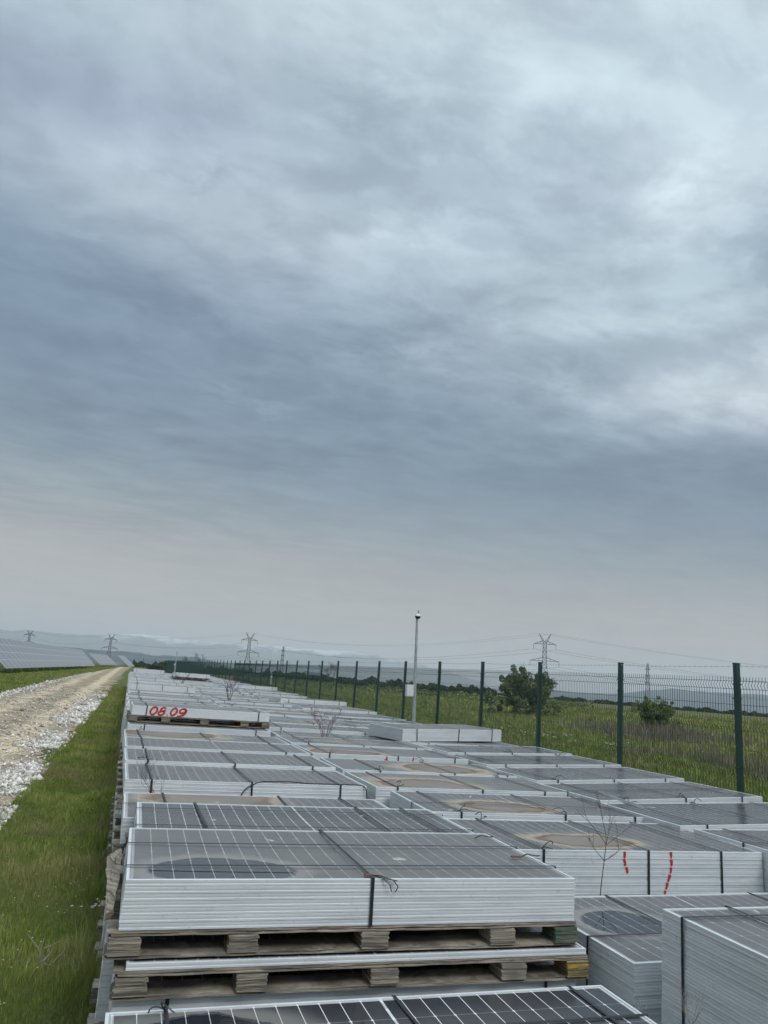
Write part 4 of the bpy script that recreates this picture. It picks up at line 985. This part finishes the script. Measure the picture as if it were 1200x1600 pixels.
P4 = pylon(40, 984, 1028, 860, 'leftmost pylon, half hidden behind the longest solar table')
pylon(438, 1010, 1060, 760, 'faint slim mast just right of the pylon above the fence middle', slim=True)
pylon(1012, 1037, 1108, 520, 'faint slim mast behind the small shrub on the right', slim=True)
P0 = [p+Vector((330, -150, 0))+(p-P1[0])*0 for p in P1]; P5 = [p+(p-q)*.9 for p, q in zip(P4, P3)]
names = ['left end of the lower crossarms', 'right end of the lower crossarms', 'left end of the upper crossarms', 'right end of the upper crossarms', 'left pylon peaks', 'right pylon peaks']
for i in range(6):
    mb = MB()
    for a, b_ in ((P0[i], P1[i]), (P1[i], P2[i]), (P2[i], P3[i]), (P3[i], P4[i]), (P4[i], P5[i])):
        L_ = (b_-a).length; sag = min(15, L_*.028); pts = [a.lerp(b_, t/16)-Vector((0, 0, sag*4*(t/16)*(1-t/16))) for t in range(17)]
        mb.tube(pts, .045 if i < 4 else .03, 3)
    tag(mb.obj('power_cable', CABLE), 'overhead power cable strung along the '+names[i], 'power cable', 'overhead power cables')

# ------------------------------------------------------------------ mountains
def ridge(name, prof, dist, mat, seed, zb=-25, depth=.25, rough=.08, nrow=9):
    """prof: (px, py) skyline at this distance -> a real ridge with front and back slopes"""
    pts = [(math.atan2(wray(px, py).x, wray(px, py).y), at(px, py, r=dist).z) for px, py in prof]
    az = np.linspace(pts[0][0], pts[-1][0], 260); hz_ = np.interp(az, [p[0] for p in pts], [p[1] for p in pts])
    V = []; F = []
    fr = [-1, -.72, -.45, -.2, 0, .3, .65, 1]
    for i, (a, h) in enumerate(zip(az, hz_)):
        amp = max(h-zb, 5)
        h2 = h+amp*rough*(mnoise.noise(Vector((a*60, seed, 0)))+.6*mnoise.noise(Vector((a*170, seed, 1)))+.35*mnoise.noise(Vector((a*420, seed, 3))))
        for k, f in enumerate(fr):
            d = dist*(1+depth*f); z = zb+(h2-zb)*(1-abs(f))**(1.15)*(1+.25*(0 if f == 0 else mnoise.noise(Vector((a*90, f*3, seed)))))
            V.append((d*math.sin(a), d*math.cos(a), z))
        if i:
            n = len(fr)
            for k in range(n-1): q = (i-1)*n+k; F.append((q, q+1, q+1+n, q+n))
    me = bpy.data.meshes.new(name); me.from_pydata(V, [], F); me.materials.append(mat); me.polygons.foreach_set('use_smooth', [True]*len(F)); me.update()
    return tag(link(name, me), kind='structure')
ridge('hills', [(-260, 1004), (60, 1007), (92, 1010), (118, 1012), (150, 1016), (200, 1018), (240, 1024), (300, 1026), (335, 1033), (352, 1040), (400, 1052), (440, 1058)], 3300, HILL, 1)
ridge('hills', [(420, 1062), (455, 1056), (478, 1048), (500, 1052), (525, 1062), (560, 1072)], 2900, HILL, 2)
ridge('hills', [(640, 1082), (690, 1073), (720, 1071), (760, 1074), (800, 1079), (850, 1076), (900, 1082), (960, 1084), (1000, 1080), (1050, 1076), (1110, 1082), (1160, 1084), (1300, 1090), (1500, 1098)], 4700, HILL, 3, rough=.05)
ridge('mountains', [(-400, 980), (0, 984), (60, 986), (110, 991), (150, 992), (200, 990), (250, 993), (300, 1001), (350, 1004), (400, 1008), (450, 1010), (480, 1014), (520, 1016), (560, 1019), (600, 1026), (650, 1037), (700, 1050), (760, 1068)], 7800, MTN, 5, zb=-30, depth=.12, rough=.05)

# ------------------------------------------------------------------ haze
ZT = 400.0
mb = MB(); mb.quadbox(-10500, 10500, -1500, 10500, -32, ZT)
m = bpy.data.materials.new('haze_air'); m.use_nodes = True; m.node_tree.nodes.clear(); nt = NT(m.node_tree)
pv = nt.new('ShaderNodeVolumePrincipled'); pv.inputs['Color'].default_value = (.80, .83, .86, 1); pv.inputs['Density'].default_value = 1.8e-4; pv.inputs['Anisotropy'].default_value = .1
out = nt.new('ShaderNodeOutputMaterial'); nt.l.new(pv.outputs[0], out.inputs['Volume'])
tag(mb.obj('haze', m), kind='stuff')

# ------------------------------------------------------------------ sky
SUN_AZ, SUN_EL = math.radians(163), math.radians(46)       # azimuth clockwise from +Y
w = bpy.data.worlds.new('World'); S.world = w; w.use_nodes = True; w.node_tree.nodes.clear(); nt = NT(w.node_tree)
sky = nt.new('ShaderNodeTexSky', sky_type='NISHITA'); sky.sun_disc = False; sky.sun_elevation = SUN_EL; sky.sun_rotation = SUN_AZ
sky.air_density = 1.2; sky.dust_density = 2.0
Dv = nt.vm('NORMALIZE', nt.new('ShaderNodeTexCoord').outputs['Generated'])
dx_, dy_, dz_ = nt.xyz(Dv)
el = nt.mul(nt.m('ARCSINE', dz_), 180/math.pi); az = nt.mul(nt.m('ARCTAN2', dx_, dy_), 180/math.pi)
k_ = nt.m('DIVIDE', 1.0, nt.add(nt.m('MAXIMUM', dz_, 0.0), .10)); pl = nt.comb(nt.mul(dx_, k_), nt.mul(dy_, k_), 0.0)
pl2 = nt.vm('MULTIPLY', pl, (1.0, 1.35, 1))
nA = nt.noise(pl, .55, 5, .55, .35); nB = nt.noise(nt.vm('ADD', pl2, (7., 3., 0)), 1.5, 7, .6, .3); nC = nt.noise(nt.vm('ADD', pl, (1., 9., 0)), 3.6, 6, .62, .5)
warp = nt.mul(nt.sub(nA, .5), 6.5); warp2 = nt.mul(nt.sub(nB, .5), 6.0)
att = nt.ss(el, 3, 26, .12, 1.0)
elw = nt.add(el, nt.mul(nt.add(warp, warp2), att)); azw = nt.add(az, nt.mul(nt.add(nt.mul(nt.sub(nB, .5), 14.), nt.mul(nt.sub(nC, .5), 8.)), 1.0))
azc = nt.m('MINIMUM', nt.m('MAXIMUM', az, -12.0), 42.0)
shift = nt.mul(nt.sub(azc, 17.0), nt.ss(el, 10, 30, .05, -.06))
u = nt.m('DIVIDE', nt.add(elw, shift), 90.0)
def c8(r, g, b_): 
    f = lambda v: ((v/255+.055)/1.055)**2.4
    return (f(r), f(g), f(b_))
stops = [(-0.0, c8(178, 171, 166)), (.03, c8(178, 173, 169)), (.075, c8(163, 162, 162)), (.12, c8(137, 147, 154)), (.17, c8(115, 131, 148)), (.25, c8(115, 133, 155)), (.33, c8(144, 160, 179)), (.40, c8(174, 187, 202)), (.50, c8(170, 183, 195)), (.62, c8(182, 194, 205)), (1.0, c8(190, 200, 208))]
col = nt.ramp(u, stops)
def blob(a0, e0, sa, se, colr, amt, soft=.8):
    global col
    q = nt.add(nt.m('POWER', nt.m('DIVIDE', nt.sub(azw, a0), sa), 2.0), nt.m('POWER', nt.m('DIVIDE', nt.sub(elw, e0), se), 2.0))
    g = nt.mul(nt.m('EXPONENT', nt.mul(q, -soft)), amt); col = nt.mix(g, col, colr)
blob(-7, 36.5, 15, 3.6, c8(146, 156, 180), .8)
blob(12, 40.5, 14, 4.0, c8(152, 162, 180), .6)
blob(4, 32.5, 14, 3.0, c8(192, 202, 212), .75)
blob(-14, 25, 16, 5.5, c8(106, 126, 147), .75)
blob(12, 22, 16, 4, c8(114, 133, 151), .6)
blob(38, 26.5, 15, 4.2, c8(194, 207, 217), .8)
blob(46, 21.5, 9, 2.2, c8(212, 220, 228), .9)
blob(34, 31, 9, 2.6, c8(166, 180, 190), .6)
blob(30, 44, 20, 6, c8(202, 216, 226), .7)
blob(42, 36, 8, 3, c8(208, 218, 228), .7)
blob(31, 36.5, 6, 3, c8(172, 182, 200), .55)
blob(60, 14, 26, 4, c8(108, 127, 148), .6)
# texture: mottled cloud relief, ripples low on the left, fine streaks near the horizon
wv = nt.vm('ADD', pl2, nt.vm('SCALE', nt.vm('SUBTRACT', nt.noise(pl, 1.7, 2, .5, 0, True), (.5, .5, .5)), .28))
nD = nt.noise(nt.vm('ADD', wv, (3., 5., 0)), 2.9, 9, .56, .05)
nE = nt.noise(nt.vm('ADD', wv, (8., 1., 0)), 7.5, 8, .58, .05)
patch = nt.sub(nt.ss(nD, .40, .60), .5)                      # billows with readable edges
wisp = nt.sub(nt.ss(nE, .40, .60), .5)
hole = nt.mul(nt.ss(nt.noise(nt.vm('ADD', wv, (2., 7., 0)), 3.2, 9, .60, .05), .56, .635), nt.ss(nA, .42, .58))
rel = nt.add(nt.add(nt.mul(nt.sub(nB, .5), .32), nt.mul(patch, .21)), nt.add(nt.mul(wisp, .12), nt.mul(hole, .20)))
rel = nt.mul(rel, nt.mul(nt.ss(el, 9, 26, .22, 1.0), nt.ss(az, -18, 14, .75, 1.1)))
rip = nt.noise(nt.vm('MULTIPLY', nt.vm('ADD', pl, nt.vm('SCALE', nt.noise(pl, 1.5, 3, .5, 0, True), .35)), (1.3, 3.4, 1)), 2.6, 5, .55)
ripm = nt.mul(nt.mul(nt.ss(el, 7, 10), nt.ss(el, 17, 22, 1.0, 0.0)), nt.ss(az, 0, 24, 1.0, .35))
rel = nt.add(rel, nt.mul(nt.mul(nt.sub(nt.ss(rip, .25, .75), .5), .24), ripm))
stk = nt.noise(nt.vm('MULTIPLY', nt.comb(az, el, 0), (.030, .55, 1)), 1.0, 5, .6, .4)
rel = nt.add(rel, nt.mul(nt.mul(nt.sub(stk, .5), .34), nt.ss(el, 12, 16, 1.0, 0.0)))
col = nt.vm('MULTIPLY', col, nt.comb(nt.add(1.0, nt.mul(rel, 1.06)), nt.add(1.0, rel), nt.add(1.0, nt.mul(rel, .86))))
# tint drift between lilac and green-grey
tn = nt.noise(nt.vm('ADD', pl, (4., 4., 0)), 1.1, 3, .5)
col = nt.mix(nt.mul(nt.ss(tn, .35, .65), nt.ss(el, 6, 20, 0, .55)), col, nt.vm('MULTIPLY', col, (.93, 1.03, 1.0)))
sky_fill = nt.add(1.0, nt.add(nt.ss(el, 50, 74, 0, 2.4), nt.mul(nt.mul(nt.ss(nt.m('COSINE', nt.mul(nt.sub(az, 150.0), math.pi/180)), -.1, .7, 0, 1.5), nt.ss(nt.m('ABSOLUTE', az), 65, 100)), nt.ss(el, 4, 50, .2, 1.0))))  # extra sky brightness overhead and behind the camera, added to light the objects
clouds = nt.vm('SCALE', col, nt.mul(sky_fill, 10.0))
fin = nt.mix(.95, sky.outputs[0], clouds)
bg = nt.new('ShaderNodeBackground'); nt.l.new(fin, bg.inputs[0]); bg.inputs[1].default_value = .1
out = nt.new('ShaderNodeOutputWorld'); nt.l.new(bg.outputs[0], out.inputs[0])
sun = bpy.data.lights.new('sun', 'SUN'); sun.energy = 1.25; sun.angle = math.radians(18); sun.color = (1, .97, .93)
so = bpy.data.objects.new('sun', sun); COL.objects.link(so)
dirv = Vector((math.sin(SUN_AZ)*math.cos(SUN_EL), math.cos(SUN_AZ)*math.cos(SUN_EL), math.sin(SUN_EL)))
so.rotation_euler = dirv.to_track_quat('Z', 'Y').to_euler()
S.cycles.volume_bounces = 2
